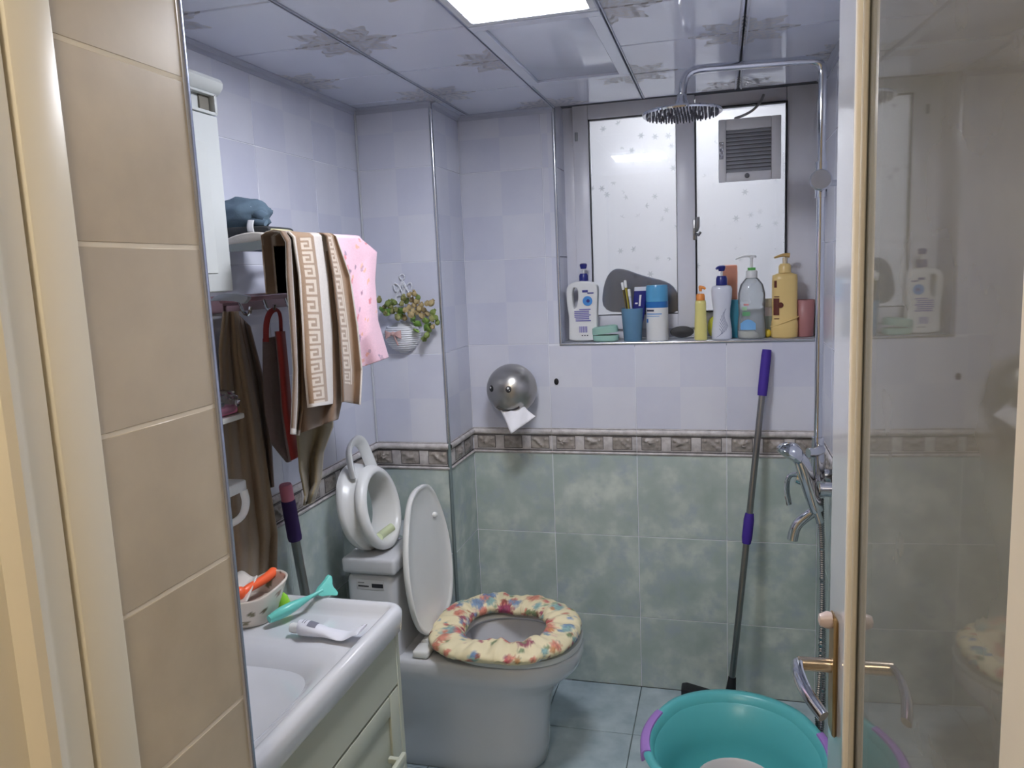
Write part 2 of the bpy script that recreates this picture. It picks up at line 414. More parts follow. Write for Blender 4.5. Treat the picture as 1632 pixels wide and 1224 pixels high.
clad(wc, [XL, XC], LOZ, DC + G, 'back', LOW); clad(wc, [XL, XC], UPZ, DC + G, 'back', UP); border(wc, [XL, XC], DC + G, 'back', .02)
clad(wc, [DC, D], LOZ, XC - G, 'left', LOW); clad(wc, [DC, D], UPZ, XC - G, 'left', UP); border(wc, [DC, D], XC - G, 'left', .09)
b = MB(); b.box((XR + .1 + GW, 1.72, 1.06), (.2, 2.46, 2.14)); wr = struct(b.build('wall_right', GROUT), 'right wall with tiles behind the shower and the glass door')
RJN = joints(YJ1, D, .85)
clad(wr, RJN, LOZ, XR + G, 'right', LOW); border(wr, RJN, XR + G, 'right'); clad(wr, RJN, UPZ, XR + G, 'right', UP)
b = MB(); b.box(((XL + XJ) / 2 - .25, (YJ0 + YJ1) / 2, 1.1), (XJ - XL + .5 - 2 * GW, YJ1 - YJ0 - GW, 2.3)); b.box((-.18, (YJ0 + YJ1) / 2, 2.17), (.95, YJ1 - YJ0, .16)); b.box((.8, .7, 1.1), (.96, .35, 2.3))
wf = struct(b.build('wall_front', plain('grout_beige', (222, 212, 194), .8)), 'wall around the doorway, tiled beige inside the opening')
clad(wf, [YJ0, YJ1 - .003], [0] + [.104 + .2075 * k for k in range(0, 10)] + [2.09], XJ - G - .0009, 'left', REV)
b = MB(); b.box((-.42, 1.76, -.055), (1.6, 1.9, .1)); fl = struct(b.build('floor', GROUTD), 'pale blue-grey tiled floor')
def floor_tiles():
    xs = joints(XL, XR, -.5861); ys = joints(YJ1, D, D - 6 * .3); me = {}
    for i in range(len(xs) - 1):
        for j in range(len(ys) - 1):
            w_, h_ = xs[i + 1] - xs[i], ys[j + 1] - ys[j]
            if w_ < .006 or h_ < .006: continue
            k = (round(w_, 3), round(h_, 3))
            if k not in me:
                t = MB(); t.box((0, 0, -.003), (w_ - .003, h_ - .003, .006), .001, seg=1); o = t.build('tile', FLO); me[k] = o.data; bpy.data.objects.remove(o)
            o = bpy.data.objects.new('tile', me[k]); COL.objects.link(o); o.location = ((xs[i] + xs[i + 1]) / 2, (ys[j] + ys[j + 1]) / 2, 0); o.parent = fl
floor_tiles()
# ceiling: clip-in panels, lamp, plain large panel
b = MB(); b.box((-.42, 1.8, H + .06), (1.6, 2.1, .08)); ce = struct(b.build('ceiling', plain('ceiling_void', (90, 94, 104), .6)), 'glossy panelled ceiling with printed rosettes')
def panel_mesh(w_, h_):
    t = MB(); t.box((0, 0, .004), (w_ - .004, h_ - .004, .008), .003, seg=1); o = t.build('panel', CEIL); me = o.data; bpy.data.objects.remove(o); return me
PM = {}
cxs = [XL, CX0 - 0 * PC, CX0 + PC, CX0 + 2 * PC, CX0 + 3 * PC, XR]; cys = [YJ1] + [CY0 + k * PC for k in range(-1, 4)] + [D + .005]
for i in range(5):
    for j in range(6):
        if i == 2 and j in (2, 3, 4): continue
        w_, h_ = cxs[i + 1] - cxs[i], cys[j + 1] - cys[j]; k = (round(w_, 3), round(h_, 3))
        if k not in PM: PM[k] = panel_mesh(w_, h_)
        o = bpy.data.objects.new('panel', PM[k]); COL.objects.link(o); o.location = ((cxs[i] + cxs[i + 1]) / 2, (cys[j] + cys[j + 1]) / 2, H); o.parent = ce
b = MB()
for i, x in enumerate(cxs[1:5]):
    for dx in ((-.009, .009) if i == 3 else (-.004, .004)): b.box((x + dx, (YJ1 + D) / 2, H - .001), (.003, D - YJ1, .004))
b.build('joint_strip', plain('joint_strip', (176, 180, 198), .3), ce)
x0, x1 = cxs[2], cxs[3]; y0, y1, y2 = cys[2], cys[3], cys[5]
LT = thing('ceiling_light', ((x0 + x1) / 2, (y0 + y1) / 2, H), 'square lit LED panel set flush in the ceiling', 'ceiling light')
def frame(b, xa, xb, ya, yb, wd, z0_, z1_):
    zc, dz = (z0_ + z1_) / 2, z1_ - z0_
    for c, d in ((((xa + xb) / 2, ya + wd / 2, zc), (xb - xa, wd, dz)), (((xa + xb) / 2, yb - wd / 2, zc), (xb - xa, wd, dz)), ((xa + wd / 2, (ya + yb) / 2, zc), (wd, yb - ya - 2 * wd, dz)), ((xb - wd / 2, (ya + yb) / 2, zc), (wd, yb - ya - 2 * wd, dz))): b.box(c, d, .0015, seg=1)
b = MB(); frame(b, x0 + .002, x1 - .002, y0 + .002, y1 - .002, .019, H - .003, H + .01); b.build('frame', plain('lamp_frame', (215, 218, 226), .3), LT)
b = MB(); b.box(((x0 + x1) / 2, (y0 + y1) / 2, H + .004), (x1 - x0 - .042, y1 - y0 - .042, .008)); b.build('diffuser', emit('led_panel', (.90, .92, 1.0), LAMP), LT)
VP = thing('ceiling_panel', ((x0 + x1) / 2, (y1 + y2) / 2, H), 'unlit rectangular ceiling panel with a raised rim beside the lit lamp', 'ceiling panel')
VM = plain('panel_white', (218, 224, 240), .12, var=.03)
b = MB(); frame(b, x0 + .002, x1 - .002, y1 + .002, y2 - .002, .03, H - .004, H + .01); b.build('frame', VM, VP)
b = MB(); b.box(((x0 + x1) / 2, (y1 + y2) / 2, H + .006), (x1 - x0 - .064, y2 - y1 - .064, .006), .002); b.build('plate', VM, VP)
# trims
COR = plain('cornice', (178, 182, 198), .4)
def cornice(n, pts, lab):
    b = MB()
    for (xa, ya), (xb, yb), (nx, ny) in pts:
        L = .022; m = lambda a, t: (lerp(xa, xb, t) + nx * a[0], lerp(ya, yb, t) + ny * a[0], H + a[1])
        prof = [(0, -.018), (.003, -.018), (.005, -.008), (.011, -.004), (.018, -.003), (.018, 0), (0, 0)]
        b.rings([[Vector(m(a, 0)) for a in prof], [Vector(m(a, 1)) for a in prof]])
    struct(b.build(n, COR), lab)
cornice('trim_1', [((XL, YJ1), (XL, DC), (1, 0))], 'ceiling moulding along the left wall')
cornice('trim_2', [((XL, DC), (XC, DC), (0, -1)), ((XC, DC), (XC, D), (1, 0)), ((XC, D), (XW, D), (0, -1))], 'ceiling moulding around the column')
cornice('trim_3', [((XR, D - .0), (XR, YJ1), (-1, 0))], 'ceiling moulding along the right wall')
b = MB(); b.tube([(XC - .002, DC + .002, ZB1), (XC - .002, DC + .002, H - .004)], .0065); struct(b.build('trim_4', ALU), 'shiny metal corner strip on the column')
b = MB(); b.tube([(XC - .002, DC + .002, .002), (XC - .002, DC + .002, ZB1)], .0065); struct(b.build('trim_5', plain('strip_dull', (110, 124, 126), .4)), 'dull grey corner strip on the lower column')
b = MB(); b.tube([(XW, D + .001, ZS), (XW, D + .001, H - .002)], .006); struct(b.build('trim_6', ALU), 'shiny metal strip beside the window recess')
b = MB(); b.tube([(XW - .004, D + .001, ZS - .003), (XR - .002, D + .001, ZS - .003)], .0055); struct(b.build('trim_7', ALU), 'shiny metal strip along the window sill')
b = MB(); b.tube([(XJ - .003, YJ1 - .003, 0), (XJ - .003, YJ1 - .003, 2.09)], .006); struct(b.build('trim_8', plain('jamb_strip', (176, 184, 206), .25, .8)), 'metal corner strip at the end of the tiled door reveal')
b = MB(); b.box((XL + .004, DC - .004, (ZB1 + H) / 2), (.005, .005, H - ZB1)); struct(b.build('trim_9', plain('white_grout', (206, 208, 214), .6)), 'white grout line in the column corner')

# ------------------------------------------------------------------ window
WN = bpy.data.objects.new('window_1', None); COL.objects.link(WN); WN.location = (-.12, YG, ZS); ORG['window_1'] = Vector((-.12, YG, ZS)); struct(WN, 'two-pane window with frosted snowflake glass')
def rectframe(b, xa, xb, za, zb, ws, y0_, y1_):
    l, r_, bo, to = ws; yc, dy = (y0_ + y1_) / 2, y1_ - y0_
    b.box((xa + l / 2, yc, (za + zb) / 2), (l, dy, zb - za), .003); b.box((xb - r_ / 2, yc, (za + zb) / 2), (r_, dy, zb - za), .003)
    b.box(((xa + l + xb - r_) / 2, yc, za + bo / 2), (xb - xa - l - r_, dy, bo), .003); b.box(((xa + l + xb - r_) / 2, yc, zb - to / 2), (xb - xa - l - r_, dy, to), .003)
b = MB(); rectframe(b, XW + .004, XR + .004, ZS + .002, 2.13, (.045, .097, .04, .06), YG, YG + .07); b.build('outer_frame', UPVC, WN)
b = MB(); rectframe(b, -.500, -.086, 1.29, 2.075, (.054, .061, .05, .055), YG - .016, YG + .04); b.build('sash', UPVC, WN)
GAS = plain('gasket', (34, 34, 38), .6)
def gasket(xa, xb, za, zb):
    b = MB(); rectframe(b, xa - .003, xb + .003, za - .003, zb + .003, (.005, .005, .005, .005), YG - .012, YG + .018); b.build('gasket', GAS, WN)
gasket(-.446, -.147, 1.34, 2.02); gasket(-.083, .207, 1.345, 2.02)
b = MB(); b.box((-.2965, YG + .012, 1.68), (.30, .005, .68)); b.build('pane', PANE, WN)
b = MB(); b.box((.062, YG + .02, 1.68), (.29, .005, .67)); b.build('pane', PANE, WN)
b = MB(); b.box((.062, YG + .03, 1.317), (.292, .05, .055), .003); b.box((.062, YG + .03, 2.05), (.292, .05, .06), .003); b.build('fixed_rail', UPVC, WN)
b = MB(); b.box((-.088, YG - .02, 1.625), (.012, .014, .07), .003); b.tube([(-.086, YG - .026, 1.625), (-.080, YG - .045, 1.622), (-.076, YG - .05, 1.632), (-.076, YG - .05, 1.665)], .006, 8); b.tube([(-.086, YG - .026, 1.612), (-.074, YG - .036, 1.606), (-.068, YG - .036, 1.616)], .005, 8); b.build('handle', STEEL, WN)
for z in (1.965,): MB().box((-.487, YG - .018, z), (.01, .008, .03), .002).build('hinge', GREYP, WN)

# exhaust fan set in the right pane
FX = thing('exhaust_fan', (.09, YG, 1.775), 'grey square exhaust fan with louvres fixed in the right window pane', 'exhaust fan')
FG = plain('fan_grey', (234, 234, 238), .4, var=.08); FD = plain('fan_dark', (110, 112, 116), .5)
xa, xb, za, zb = -.008, .19, 1.776, 1.978; b = MB(); rectframe(b, xa, xb, za, zb, (.024, .03, .03, .036), YG - .02, YG - .005); b.build('front_plate', FG, FX)
b = MB(); b.box((.088, YG - .004, 1.875), (.15, .01, .14)); b.build('backing', FD, FX)
for k in range(11):
    z = 1.812 + k * .0125; MB().box((.088, YG - .012, z), (.142, .014, .003), .0008, Matrix.Rotation(radians(40), 3, 'X'), seg=1).build('louvre', plain('louvre', (182, 184, 190), .45), FX)
MB().lathe([(.085, 0), (.085, .075)], (.1, YG + .1, 1.875), 28, axis=(0, -1, 0)).build('fan_housing', FG, FX)
MB().lathe([(.008, 0), (.008, .004), (.006, .005)], (.083, YG - .02, 1.792), 14, axis=(0, -1, 0)).build('logo_badge', FD, FX)
g_ = NT('foil'); g_.set(color=rgb(225, 225, 230), rough=.12, metal=1.0); g_.bump(g_.noise(120, g_.objco()), 1.0, .004)
b = MB(); b.grid(lambda u, v: Vector((-.006 + .014 * u, YG - .0225 + .002 * sin(u * 20 + v * 9), 1.85 + .055 * v)), 6, 14); b.build('foil_tape', g_.m, FX, solid=.0006)
b = MB(); b.tube([(.045, YG - .012, 1.98), (.07, YG - .03, 1.983), (.10, YG - .035, 1.995), (.125, YG - .03, 2.02), (.135, YG - .02, 2.045)], .0045, 8, smooth=2); b.build('cable', plain('cable', (150, 150, 154), .5), FX)

# ------------------------------------------------------------------ space behind the window
BW = plain('balcony_white', (230, 231, 234), .8)
def shellbox(n, x0_, x1_, y0_, y1_, z0_, z1_, mat, lab, skip=()):
    b = MB(); t = .03; P = {'bottom': (((x0_ + x1_) / 2, (y0_ + y1_) / 2, z0_ - t / 2), (x1_ - x0_, y1_ - y0_, t)), 'top': (((x0_ + x1_) / 2, (y0_ + y1_) / 2, z1_ + t / 2), (x1_ - x0_, y1_ - y0_, t)),
        'l': ((x0_ - t / 2, (y0_ + y1_) / 2, (z0_ + z1_) / 2), (t, y1_ - y0_, z1_ - z0_)), 'r': ((x1_ + t / 2, (y0_ + y1_) / 2, (z0_ + z1_) / 2), (t, y1_ - y0_, z1_ - z0_)), 'far': (((x0_ + x1_) / 2, y1_ + t / 2, (z0_ + z1_) / 2), (x1_ - x0_, t, z1_ - z0_)), 'near': (((x0_ + x1_) / 2, y0_ - t / 2, (z0_ + z1_) / 2), (x1_ - x0_, t, z1_ - z0_))}
    for k, (c, d) in P.items():
        if k not in skip: b.box(c, d)
    return struct(b.build(n, mat), lab)
shellbox('wall_balcony', -.9, .65, 2.88, 3.7, 1.2, 2.4, BW, 'white walls of the space seen blurred through the frosted window', ('near',))
LB = thing('balcony_lamp', (-.1, 3.3, 2.39), 'lamp behind the frosted window', 'lamp')
MB().box((-.1, 3.3, 2.392), (.4, .3, .016)).build('diffuser', emit('balcony_light', (.96, .97, 1.), BALC), LB)
b = MB(); ol = smoothpts([(-.415, 1.36), (-.405, 1.45), (-.378, 1.498), (-.34, 1.498), (-.27, 1.468), (-.18, 1.445), (-.15, 1.40), (-.15, 1.34), (-.25, 1.345), (-.33, 1.352)], 2)
b = curve2d([ol], .01, .006, lambda x, y, t: (x, YG + .034 + t, y)); one(b, 'cloth_bag', plain('slate_cloth', (24, 62, 104), .8), 'dark slate-blue shape blurred behind the left frosted pane', 'bag')
b = MB(); b.box((.028, YG + .044, 1.41), (.05, .03, .18), .006); one(b, 'orange_box', plain('orange_card', (236, 120, 66), .6), 'orange box blurred behind the right frosted pane', 'box')

# ------------------------------------------------------------------ doorway and hall
b = MB(); b.box((XJ - .022, .648, 1.04), (.055, .056, 2.1), .004); struct(b.build('trim_10', CREAM), 'cream door frame strip beside the tiled reveal')
b = MB(); prof = [(-.72, .612), (-.646, .612), (-.646, .585), (-.643, .578), (-.636, .572), (-.632, .562), (-.635, .553), (-.644, .548), (-.652, .545), (-.655, .53), (-.655, .46), (-.66, .45), (-.76, .45), (-.76, .612)]
b.prism(prof, lambda a, c, t: Vector((a, c, t)), -.01, 2.1); struct(b.build('trim_11', CREAM, angle=30), 'cream moulded door casing at the left of the doorway')
b = MB(); b.box((.262, .50, 1.04), (.07, .16, 2.1), .004); struct(b.build('trim_12', CREAM), 'cream door frame on the hinge side')
shellbox('wall_hall', -1.5, 1.25, -2.2, .6, 0, 2.5, plain('hall_white', (226, 216, 196), .7, var=.03), 'hallway walls behind the viewer', ('far', 'bottom'))
b = MB(); b.box((0, -.75, -.03), (3.0, 2.9, .05)); struct(b.build('floor_hall', plain('hall_floor', (228, 216, 194), .35)), 'hallway floor')
HL = thing('hall_lamp', (-.3, -.25, 2.5), 'round warm hallway lamp on the ceiling behind the viewer', 'lamp')
MB().lathe([(.15, 0), (.16, .03), (.14, .07), (.0, .085)], (-.3, -.25, 2.499), 32, axis=(0, 0, -1)).build('shade', emit('hall_light', (1., .88, .72), HALL), HL)

# ------------------------------------------------------------------ glass door
TH = radians(3); HX, HY = .2203 - .0524 * .45, .45
DD = Vector((-sin(TH), cos(TH), 0)); DN = Vector((-cos(TH), -sin(TH), 0))   # along the leaf, out of its bathroom face
DRM = Matrix((( -DD.x, -DN.x, 0), (-DD.y, -DN.y, 0), (0, 0, 1)))
DO = bpy.data.objects.new('door_1', None); COL.objects.link(DO); DO.location = (HX, HY, .01); ORG['door_1'] = Vector((HX, HY, .01)); struct(DO, 'aluminium-framed glass door standing open along the right side')
def dp(s, o, z): return Vector((HX, HY, 0)) + DD * s + DN * o + Vector((0, 0, z))
def dbox(b, s0, s1, o0, o1, z0_, z1_, bev=.002):
    c = dp((s0 + s1) / 2, (o0 + o1) / 2, (z0_ + z1_) / 2); R = Matrix((DD, DN, Vector((0, 0, 1)))).transposed(); b.box(c, (s1 - s0, o1 - o0, z1_ - z0_), bev, R, seg=1)
DL = .69; DOORW = plain('door_white', (206, 208, 214), .12, var=.02, coat=.5); DOORC = plain('door_cream', (238, 230, 216), .35)
b = MB(); dbox(b, DL - .1, DL, -.022, .012, .02, 2.02); b.build('lock_stile', DOORW, DO)
b = MB(); dbox(b, 0, .1, -.022, .012, .02, 2.02); b.build('hinge_stile', DOORC, DO)
b = MB(); dbox(b, .1, DL - .1, -.022, .012, .02, .14); dbox(b, .1, DL - .1, -.022, .012, 1.92, 2.02); b.build('rail', DOORW, DO)
b = MB(); dbox(b, DL - .109, DL - .1, .001, .0125, .14, 1.92); b.build('bead', DOORC, DO)
b = MB(); dbox(b, DL - .116, DL - .109, .001, .006, .14, 1.92); b.build('gasket', plain('gasket_brown', (120, 108, 84), .6), DO)
b = MB(); dbox(b, DL - .122, DL - .116, .001, .008, .14, 1.92); b.build('glazing_strip', plain('strip_gold', (196, 188, 172), .4), DO)
b = MB(); dbox(b, .1, DL - .1, -.004, .0, .14, 1.92, 0); b.build('glass', thin_glass('door_glass', (.74, .77, .76, 1), .48, rgb(184, 182, 172), 1.85), DO)
HP = DL - .047
b = MB(); dbox(b, HP - .018, HP + .018, .012, .018, .845, 1.02, .003); hp = b.build('handle_plate', plain('worn_brass', (168, 138, 92), .3, .8, var=.3, vs=30), DO)
b = MB(); b.tube([dp(HP, .016, .945), dp(HP, .062, .945)], .010, 12); b.build('lever_shaft', plain('worn_chrome', (190, 176, 156), .25, 1, var=.2), DO)
b = MB(); b.tube([dp(HP + .004, .062, .945), dp(HP - .02, .066, .945), dp(HP - .07, .062, .942), dp(HP - .12, .048, .938)], lambda t: .011 - .003 * t, 12, smooth=2, flat=.55); b.build('lever', CHROME, DO)
b = MB(); b.lathe([(.011, 0), (.012, .006), (.008, .016), (.0, .018)], dp(HP, .018, 1.012), 14, axis=DN); b.build('latch_knob', plain('latch_pinkish', (196, 178, 172), .3), DO)

# ================================================================== sanitary ware
VB = thing('vanity_cabinet', (-.91, 1.19, 0), 'cream painted cabinet under the washbasin', 'cabinet')
b = MB()
for c, d in (((-.918, .908, .41), (.44, .016, .66)), ((-.912, 1.466, .41), (.452, .018, .66)), ((-1.13, 1.186, .41), (.014, .54, .66)), ((-.918, 1.186, .09), (.41, .54, .016)), ((-.694, 1.186, .685), (.016, .541, .11))): b.box(c, d, .002, seg=1)
b.build('body', CABC, VB)
for sx_ in (-1.1, -.73):
    for sy_ in (.93, 1.44): MB().lathe([(.016, 0), (.02, .08)], (sx_, sy_, 0), 12).build('leg', CABC, VB)
def shaker(b, y0_, y1_, z0_, z1_, x):
    b.box((x + .008, (y0_ + y1_) / 2, (z0_ + z1_) / 2), (.012, y1_ - y0_, z1_ - z0_), .002)
    w_ = .045
    for c, d in (((x + .016, y0_ + w_ / 2, (z0_ + z1_) / 2), (.008, w_, z1_ - z0_)), ((x + .016, y1_ - w_ / 2, (z0_ + z1_) / 2), (.008, w_, z1_ - z0_)), ((x + .016, (y0_ + y1_) / 2, z0_ + w_ / 2), (.008, y1_ - y0_ - 2 * w_, w_)), ((x + .016, (y0_ + y1_) / 2, z1_ - w_ / 2), (.008, y1_ - y0_ - 2 * w_, w_))): b.box(c, d, .0025)
for z0_, z1_ in ((.37, .625), (.10, .365)):
    b = MB(); shaker(b, .905, 1.455, z0_, z1_, -.706); d_ = b.build('drawer', CABC, VB)
    zc = (z0_ + z1_) / 2 - .005; b = MB(); b.box((-.66, 1.315, zc), (.012, .19, .022), .005)
    for yy in (1.24, 1.39): b.box((-.673, yy, zc), (.03, .012, .012), .002)
    b.build('handle', CABC, d_)
# ceramic top with the basin sunk in
def basin_z(x, y):
    d = min(-.668 - x, 1.492 - y)
    cx_, cy_ = -.705, 1.455
    if x > cx_ and y > cy_: d = .037 - sqrt((x - cx_) ** 2 + (y - cy_) ** 2)
    z = .806 - .012 * max(0, 1 - d / .014) ** 2 - .026 * sm(.02, .046, d)
    q = (abs((x + .915) / .2) ** 4 + abs((y - 1.115) / .2) ** 4) ** .25
    z -= .14 * sm(1.0, .25, q) + .004 * sm(1.06, .98, q)
    return z
def basin_xy(u, v):
    x, y = lerp(-1.1405, -.668, u), lerp(.894, 1.492, v); cx_, cy_ = -.705, 1.455
    if x > cx_ and y > cy_:
        dx, dy = x - cx_, y - cy_; m = max(dx, dy); r = sqrt(dx * dx + dy * dy)
        if r > 0: x, y = cx_ + dx * m / r, cy_ + dy * m / r
    return x, y
BA = thing('washbasin', (-.91, 1.19, .745), 'white ceramic washbasin top with raised rim', 'washbasin')
b = MB(); NU, NV = 76, 84
b.grid(lambda u, v: Vector((*basin_xy(u, v), basin_z(*basin_xy(u, v)))), NU, NV)
per = [(u / NU, 0) for u in range(NU + 1)] + [(1, v / NV) for v in range(1, NV + 1)] + [(u / NU, 1) for u in range(NU - 1, -1, -1)] + [(0, v / NV) for v in range(NV - 1, 0, -1)]
top = [Vector((*basin_xy(*p), basin_z(*basin_xy(*p)))) for p in per]
ctr = Vector((-.905, 1.19, 0))
def inset(k, z): return [Vector((lerp(p.x, ctr.x, k), lerp(p.y, ctr.y, k), z)) for p in top]
b.rings([top, inset(.004, .775), inset(.012, .755), inset(.05, .746)], False, True)
bmesh.ops.remove_doubles(b.bm, verts=list(b.bm.verts), dist=1e-5); b.build('basin_top', WHITE, BA, angle=60)
MB().lathe([(.022, 0), (.022, .003), (.016, .004)], (-.915, 1.115, .662), 20).build('drain', CHROME, BA)

# ---- toilet
TY = 2.172
TO = thing('toilet', (-.75, TY, 0), 'white one-piece toilet with raised lid against the tiled column', 'toilet')
def dshape(xb, xf, hw, z, hb=None, n=40, nb=8, p=2.25):
    hb = hw if hb is None else hb; xm = max(xf - hw * 1.25, xb + .02); pts = []
    for i in range(n + 1):
        a = -pi / 2 + pi * i / n; c_, s_ = cos(a), sin(a)
        k = (abs(c_) ** p + abs(s_) ** p) ** (-1 / p); pts.append(Vector((xm + (xf - xm) * k * c_, TY + hw * k * s_, z)))
    r = .03
    for i in range(nb + 1):
        t = i / nb; a = pi / 2 * (1 + t) if t < .5 else 0
        pts.append(Vector((lerp(xm, xb, min(1, t * 2)) if t < .5 else xb, TY + lerp(hw, hb, min(1, t * 2)) if t < .5 else TY + lerp(hb, -hb, (t - .5) * 2), z)))
    pts.append(Vector((lerp(xm, xb, .5), TY - lerp(hw, hb, .5), z)))
    return pts
XB = -1.1
secs = [(XB, -.545, .112, 0), (XB, -.53, .118, .012), (XB, -.525, .122, .06), (XB, -.52, .13, .16), (XB, -.505, .14, .235), (XB, -.47, .156, .285), (XB, -.432, .176, .318), (XB, -.415, .187, .338), (XB, -.41, .19, .355), (XB, -.41, .19, .378), (XB, -.414, .187, .386), (XB + .004, -.422, .18, .39)]
rs = [dshape(*q) for q in secs]
rs += [dshape(-.80, -.47, .135, .39, .08), dshape(-.795, -.475, .13, .38, .075), dshape(-.785, -.48, .125, .33, .07), dshape(-.74, -.50, .10, .25, .05), dshape(-.70, -.55, .06, .20, .03)]
b = MB(); b.rings(rs); b.build('bowl', WHITE, TO, angle=60)
b = MB(); b.box((-1.008, TY - .002, .505), (.158, .355, .276), .025, seg=4); tk = b.build('tank', WHITE, TO, angle=60)
# sticker on the tank side facing the door
b = MB(); b.box((-1.006, TY - .1797, .612), (.088, .0012, .03)); lb = b.build('energy_sticker', plain('sticker', (196, 196, 198), .5), tk)
for xx, zz, w_, h_ in ((-1.028, .607, .034, .004), (-.983, .610, .036, .012), (-1.035, .618, .02, .0015)): MB().box((xx, TY - .1805, zz), (w_, .0008, h_)).build('print', plain('ink', (40, 40, 46), .6), tk)
b = MB(); b.box((-1.007, TY - .002, .6695), (.172, .372, .05), .012, seg=4); b.build('tank_lid', WHITE, TO, angle=60)
b = MB(); b.lathe([(.024, 0), (.024, .004), (.02, .007)], (-.995, TY - .01, .6945), 24); b.lathe([(.017, .007), (.015, .009)], (-.995, TY - .01, .6945), 24); b.build('flush_button', CHROME, TO)
# seat ring
def ringpt(a, ax_, by_, xm, p=2.3):
    c_, s_ = cos(a), sin(a); k = (abs(c_) ** p + abs(s_) ** p) ** (-1 / p); return xm + ax_ * k * c_, TY + by_ * k * s_
b = MB(); rs = []
for ax_, by_, z in ((.215, .19, .392), (.217, .192, .4), (.214, .189, .408), (.15, .125, .408), (.145, .12, .4), (.15, .125, .392)):
    rs.append([Vector((*ringpt(2 * pi * i / 56, ax_, by_, -.628), z)) for i in range(56)])
rs.append(rs[0]); b.rings(rs, False, False); b.build('seat', PLAS, TO, angle=60)
# raised lid
def lid_pt(s, w_, o):   # s up the lid, w across, o out of its inner face
    p0, p1 = Vector((-.868, TY - .012, .415)), Vector((-.905, TY - .012, .868)); d = (p1 - p0).normalized(); nrm = Vector((d.z, 0, -d.x))
    return p0 + d * s + Vector((0, w_, 0)) + nrm * o
LO = []
for i in range(64):
    a = 2 * pi * i / 64; c_, s_ = cos(a), sin(a); p = 2.6; k = (abs(c_) ** p + abs(s_) ** p) ** (-1 / p); s0 = .225 + .229 * k * s_
    wd = .178 * (1 - .22 * sm(.2, .46, s0)); LO.append((s0, wd * k * c_))
def lo_in(k, o): return [lid_pt(.225 + (s - .225) * k, w_ * k, o) for s, w_ in LO]
b = MB(); b.rings([lo_in(.9, -.012), lo_in(.985, -.008), lo_in(1, 0), lo_in(.995, .008), lo_in(.97, .010), lo_in(.945, .006), lo_in(.9, .001), lo_in(.6, -.002), lo_in(.2, -.003)]); ld = b.build('lid', PLAS, TO, angle=60)
for wv in (.09,): MB().sphere(lid_pt(.335, wv, .004), .009, 12, 8).build('bumper', PLAS, ld)
for wv in (-.14, .14): MB().box((-.862, TY + wv - .012, .404), (.05, .06, .024), .008, seg=3).build('hinge', PLAS, TO)
b = MB(); b.tube([(-.87, TY - .12, .41), (-.87, TY + .10, .41)], .013, 12); b.build('hinge_bar', PLAS, TO)

# ---- floral cushion cover
rnd = random.Random(5); FL = []
PALS = [(196, 92, 96), (206, 128, 108), (150, 62, 92), (128, 168, 168), (110, 140, 176), (120, 140, 100), (196, 140, 92), (220, 196, 170), (140, 70, 60), (150, 170, 140)]
for i in range(320):
    FL.append((rnd.random() * 2 * pi, rnd.random() * 2 * pi, rnd.uniform(.014, .027) if i < 70 else rnd.uniform(.005, .013), rnd.choice(PALS[:5]) if i < 70 else rnd.choice(PALS)))
def cush(u, v):
    a, t = 2 * pi * u, 2 * pi * v; wr_ = 1 + .06 * sin(40 * a + 5 * sin(9 * a)) * .5
    x, y = ringpt(a, .172, .160, -.637, 3.2 if cos(a) < 0 else 2.3); y -= .026; xc, yc = -.637, TY - .026; d = Vector((x - xc, y - yc, 0)); n_ = d.normalized()
    q = .053 * wr_; wob = .006 * noise.noise(Vector((x * 40, y * 40, t)))
    return Vector((x, y, .438 + .002 * sin(7 * a))) + n_ * (q * cos(t)) + Vector((0, 0, (.025 + wob) * sin(t) + wob))
FP = [cush(f[0] / 2 / pi, f[1] / 2 / pi) for f in FL]
def cushcol(u, v):
    p = cush(u, v); c = rgb(230, 218, 180)
    for q, f in zip(FP, FL):
        dd = (p - q).length / (f[2] * (1 + .5 * noise.noise(p * 160)))
        if dd < 1:
            k = lin(f[3][0]), lin(f[3][1]), lin(f[3][2]); m = .92 if dd < .75 else .5; jj = 1 + .5 * noise.noise(p * 240)
            c = tuple(lerp(c[i], k[i] * jj, m) for i in range(3)) + (1,)
    return c
b = MB(); b.grid(cush, 300, 44, cushcol, wrap_u=True, wrap_v=True)
one(b, 'seat_cushion', vcol('floral_fabric', .55, .25, 90), 'yellow floral padded cover on the toilet seat', 'seat cover', angle=180)

# ---- child's potty seat on the tank
PT = thing('potty_seat', (-1.05, 2.09, .695), "child's white plastic potty seat standing on the toilet tank", 'potty seat')
def lean(p): return Vector((p.x - .20 * (p.z - .70), p.y, p.z))
PY, PZ = 2.075, .8245
def oring(rx, rz_, x, n=48, zoff=0):
    rx *= .87; rz_ *= .88
    return [lean(Vector((x, PY + rx * cos(2 * pi * i / n), PZ + zoff + rz_ * sin(2 * pi * i / n)))) for i in range(n)]
prof = [(.112, .112, -1.05), (.120, .126, -1.052), (.142, .1455, -1.046), (.147, .1475, -1.036), (.145, .1465, -1.022), (.132, .135, -1.016), (.129, .131, -.992), (.139, .142, -.986), (.140, .143, -.974), (.134, .137, -.962), (.122, .125, -.957), (.113, .116, -.961), (.109, .112, -.975), (.107, .109, -1.0), (.109, .110, -1.03), (.112, .112, -1.05)]
b = MB(); b.rings([oring(*q) for q in prof], False, False); b.build('ring', PLAS, PT, angle=60)
b = MB()
hd = [(PY - .062, .93), (PY - .06, .985), (PY - .045, 1.015), (PY + .0, 1.03), (PY + .035, 1.018), (PY + .05, .985), (PY + .066, .925)]
b.tube([lean(Vector((-1.0, y, z))) for y, z in hd], .0085, 12, smooth=2, flat=2.2); b.build('handle', PLAS, PT)
